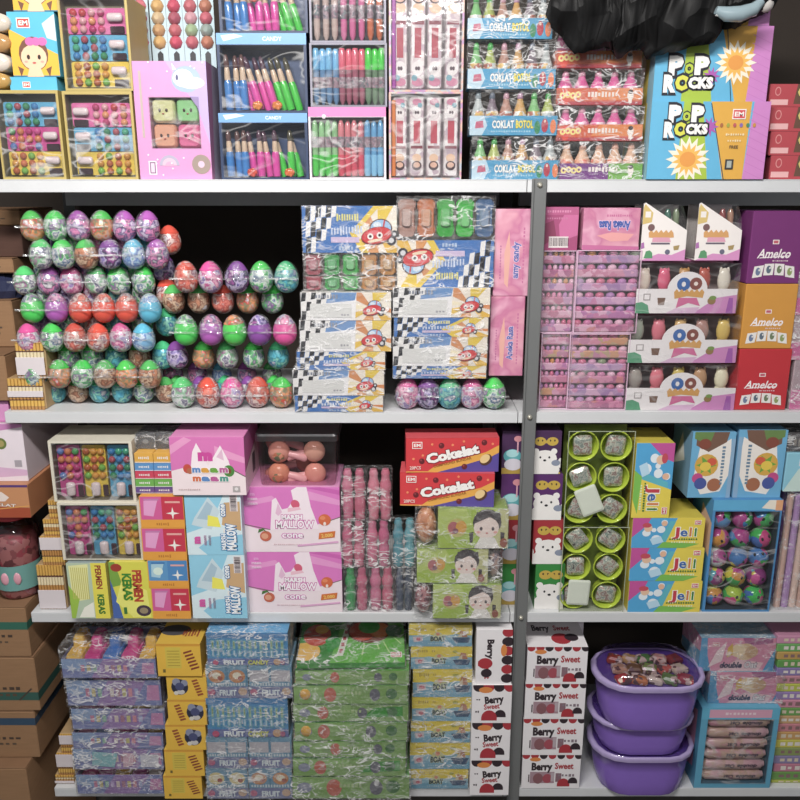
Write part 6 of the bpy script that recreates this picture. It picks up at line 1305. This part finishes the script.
# ------------------------------------------------------------------ the pile at the open end of the rack
KR = mat('9a7450', 'kraft'); KR2 = mat('8a6647', 'kraft')
def kraft(p, nm, tape, seed, d=.3, ty=.74):
    e = empty('brown_carton', p.loc(), nm, 'cardboard box', 'brown cardboard boxes'); w, h = p.w, p.h
    b = M(); b.box(-w/2, w/2, 0, d, 0, h - .0018, KR, .002); f = front(b, w, h)
    if tape: f.rect(tape, 0, ty, 1, ty + .15); s = rside(b, w, d, h); s.rect(tape, 0, ty, 1, ty + .15)
    f.scrib(.62, .92, .42, .06, '4a3a30', 9, seed); f.scrib(.66, .9, .3, .05, '5a4838', 7, seed + 1); f.ell('4a3a30', .3, .4, .16, .12); f.ell('9a7450', .3, .4, .12, .08)
    if seed == 2: f.text('GOOD', .86, .4, .12, '4a3a30', w=.12, bold=.02) if False else f.line('4a3a30', .9, .2, .97, .42, .025)
    b.build('box', e); b = M(); b.box(-w/2, w/2, 0, d*.49, h - .0016, h, KR2, .0004); b.build('flap', e); b = M(); b.box(-w/2, w/2, d*.5, d, h - .0016, h, KR2, .0004); b.build('flap', e); return e
zb = 0; 
for k, (vt, ur, y, tape, nm) in enumerate(((768, 36, -.03, None, 'lowest'), (711, 37, .0, '2f4a62', 'second-lowest'), (657, 37, .0, '2f5a50', 'second-highest'), (607, 28, .0, '2f6a58', 'highest'))):
    p = P(-160, ur, vt, zb, y); kraft(p, f'{nm} brown cardboard box of the floor pile at the open end of the rack', tape, k, .3, [0, .7, .2, .55][k]); zb = p.top
zc = zb
def jar(u, vt, y, r_px, nm, c, lid):
    z0 = zc + .0005; h = Z(vt, y) - z0; x = X(u, z0 + h/2, y); r = r_px/800*((y + D)*cT + (CZ - z0)*sT)
    e = empty('candy_jar', (x, y + r, z0), nm, 'jar', 'clear candy jars')
    b = M(); b.lathe([(r*.85, 0), (r, h*.05), (r, h*.3), (r*.97, h*.36), (r, h*.42), (r, h*.68), (r*.75, h*.84), (r*.62, h*.87)], film('jar_plastic', 'e4d4d4', 1.1, .2, 20, .06, .07), (0, 0, 0), 24); b.build('jar', e)
    b = M(); b.lathe([(r*.84, .002), (r*.93, h*.05), (r*.93, h*.62), (r*.8, h*.7), (.001, h*.71)], print_mat('jar_sweets_' + c, [c, 'a86a70', '7a4a50', 'c89090'], 70, .35, 0, False), (0, 0, 0), 18); b.build('sweets', e)
    b = M(); b.lathe([(r*1.015, h*.12), (r*1.015, h*.4)], mat('6aa09a', 'gloss'), (0, 0, 0), 24, False)
    for a in (-100, -70): b.ell((r*1.01*math.cos(math.radians(a)), r*1.01*math.sin(math.radians(a)), h*.26), (r*.2, r*.06, h*.07), mat('e0a0b0', 'gloss'), 10, 6)
    b.build('label', e)
    b = M(); b.lathe([(r*.66, h*.875), (r*.7, h*.88), (r*.7, h*.98), (r*.6, h)], mat(lid, 'gloss'), (0, 0, 0), 24); b.build('lid', e)
    return z0 + h
jt = jar(6, 514, .02, 22, 'clear red-lidded jar of pink sweets on the brown boxes, at the picture edge', 'b85a6a', 'c83a48')
jar(-32, 514, .02, 17, 'clear jar outside, next to the edge jar', 'b85a6a', 'c83a48') if False else None
jt2 = jar(22, 514, .14, 13, 'second clear jar, standing behind the edge jar', '8a5a60', '8a4048')
zj = max(jt, jt2) + .001
def orange(f):
    f.rect('c88a5a', 0, 0, 1, 1); f.poly('a84a28', [(.4, 0), (1, 0), (1, .3), (.8, .34), (.5, .18)]); f.line('e0a048', .5, .14, 1, .36, .03); f.rect('d8ccc4', .88, .1, .97, .36) if False else None; f.poly('e8d8d0', [(.76, .5), (.82, .8), (.87, .62), (.84, .5)]); f.text('COKLAT', .8, .4, .08, 'f0e4dc', w=.22, bold=.03, rot=-4, out='7a3a20'); f.rect('5a3a7a', 0, .93, 1, 1)
p = P(-120, 29, 485, zj, .0); pj = p; printed(p, 'snack_carton', 'tan and rust carton resting on the candy jars', 'carton', 'b87a50', orange, .25)
def white(f): f.rect('e8dce4', 0, 0, 1, 1); f.poly('c880b8', [(.4, .7), (1, .95), (1, 1), (.4, 1)]); f.poly('d8b0d0', [(.4, 0), (1, .1), (1, .2), (.4, .35)]); f.ell('6a7a3a', .84, .66, .1, .1); f.ell('a89a5a', .84, .66, .06, .06); f.rect('a8a0a8', .92, .25, .97, .37)
p = P(-120, 25, 424, p.top, .02); printed(p, 'snack_carton', 'white and pink carton on the tan and rust carton, beside the second shelf end', 'carton', 'd8c8d0', white, .25)
zb = p.top
p = P(-120, 9, 400, zb, .03); printed(p, 'snack_carton', 'magenta-sided low carton below the kraft boxes at the picture edge', 'carton', 'd078b8', lambda f: f.rect('d890c4', 0, .1, 1, .9), .25); zb = p.top
p = P(-120, 7, 355, zb, .02); kraft(p, 'small brown cardboard box beside the lower wafer sheaf at the picture edge', None, 7, .25); zb = p.top
p = P(-120, 14, 300, zb, .09); kraft(p, 'brown cardboard box beside the upper wafer sheaf, set back at the picture edge', None, 8, .25); zb = p.top
def bagm(p, c, nm):
    b = M(); r = random.Random(5); b.loft([[(x*s + r.uniform(-.004, .004), y*s + .08, z) for x, y in rr(-p.w/2, p.w/2, -.07, .07, .03)] for z, s in ((0, .9), (p.h*.3, 1.0), (p.h*.7, .98), (p.h, .7))], mat(c, 'gloss'), False); o = b.build('snack_bag', None, p.loc()); tag(o, nm, 'bag')
p = P(-60, 14, 274, zb, .09); bagm(p, '2a3050', 'dark blue crumpled snack bag on the set-back brown box by the egg stack'); zb = p.top
p = P(-120, 13, 258, zb, .1); kraft(p, 'flat tan cardboard box lid on the dark blue bag', None, 9, .2); zb = p.top
p = P(-120, 22, 226, zb, .12); b = M(); b.box(-p.w/2, p.w/2, 0, .2, 0, p.h, mat('54382e', 'kraft')); zb = p.top; o = b.build('dark_brown_carton', None, p.loc()); tag(o, 'dark brown carton high in the pile behind the egg stack end', 'cardboard box')
p = P(-160, 20, 209, zb, .13); kraft(p, 'tan cardboard box on top of the dark brown carton, under the top shelf', None, 11, .15)
# pack rolls at the very edge of the top shelf
zb = pA0 if False else Z(89, .012)
for k, (vt, c, cn) in enumerate(((72, 'b8904a', 'golden brown'), (52, 'd8ccc0', 'whitish'), (32, 'b88a50', 'tan'), (12, 'd0c4b4', 'cream'))):
    p = P(-14, 9, vt, zb + (.0012 if k == 0 else 0), .02); zb = p.top
    b = M(); b.T = Matrix.Translation((0, .0, p.h/2)) @ Matrix.Rotation(-math.pi/2, 4, 'X'); b.lathe([(p.h*.2, -.0), (p.h*.46, .002), (p.h*.49, .006), (p.h*.49, .08), (p.h*.3, .085)], mat(c, 'gloss'), (0, 0, 0), 14, True, p.w/p.h); o = b.build('biscuit_roll', None, p.loc()); tag(o, f'{cn} biscuit roll in the pile beside the girl-print cartons', 'biscuit roll', 'biscuit rolls')
# ------------------------------------------------------------------ lamps, weak room light, camera
def tube_lamp(x, y, z, power, length, nm):
    e = empty('tube_lamp', (x, y, z), nm, 'lamp'); b = M(); b.box(-length/2, length/2, -.05, .05, .06, .1, mat('d8d8d4', 'paint')); b.build('housing', e)
    for s in (-1, 1): b = M(); b.box(s*length*.35 - .004, s*length*.35 + .004, -.004, .004, .1005, 3.0 - z, mat('8a8a88', 'paint')); b.build('hanger_rod', e)
    m = bpy.data.materials.get('lit_tube')
    if not m:
        m, nt, N, L, out = newmat('lit_tube'); em = N('ShaderNodeEmission'); em.inputs[0].default_value = (1, .97, .93, 1); em.inputs[1].default_value = 6; L(em.outputs[0], out.inputs[0])
    b = M(); b.T = Matrix.Rotation(math.pi/2, 4, 'Y'); b.lathe([(.013, -length/2 + .03), (.013, length/2 - .03)], m, (-.03, 0, 0), 12); b.build('tube', e)
    l = bpy.data.lights.new('tube_light', 'AREA'); l.shape = 'RECTANGLE'; l.size = length; l.size_y = .12; l.energy = power; l.color = (1, .97, .94)
    o = bpy.data.objects.new('tube_light', l); COL.objects.link(o); o.location = (x, y, z - .01); d = Vector((x*.3, .05, .9)) - Vector((x, y, z)); o.rotation_euler = d.to_track_quat('-Z', 'Y').to_euler()
tube_lamp(-.25, -1.1, 2.25, LAMP_W, .9, 'fluorescent tube lamp hanging over the aisle, closer to the racks')
tube_lamp(.5, -3.1, 2.6, LAMP_W*.35, 1.2, 'made-up tube lamp far behind the viewer, added for frontal light')  # added unseen fill lamp, brightens the goods from the front
w = bpy.data.worlds.new('room_light'); bpy.context.scene.world = w; w.use_nodes = True
bg = w.node_tree.nodes['Background']; bg.inputs[0].default_value = (.92, .95, 1, 1); bg.inputs[1].default_value = WORLD_S
sc = bpy.context.scene
cam = bpy.data.cameras.new('camera'); cam.sensor_width = 36; cam.lens = 36; co = bpy.data.objects.new('camera', cam); COL.objects.link(co)
co.location = (0, -D, CZ); co.rotation_euler = (math.pi/2 - TILT, 0, 0); cam.clip_start = .05; sc.camera = co
sc.view_settings.view_transform = 'Standard'; sc.view_settings.look = 'None'; sc.view_settings.gamma = 1; sc.view_settings.exposure = EXPO; sc.view_settings.use_curve_mapping = False
sc.cycles.transparent_max_bounces = 24; sc.cycles.max_bounces = 6; sc.cycles.use_denoising = True
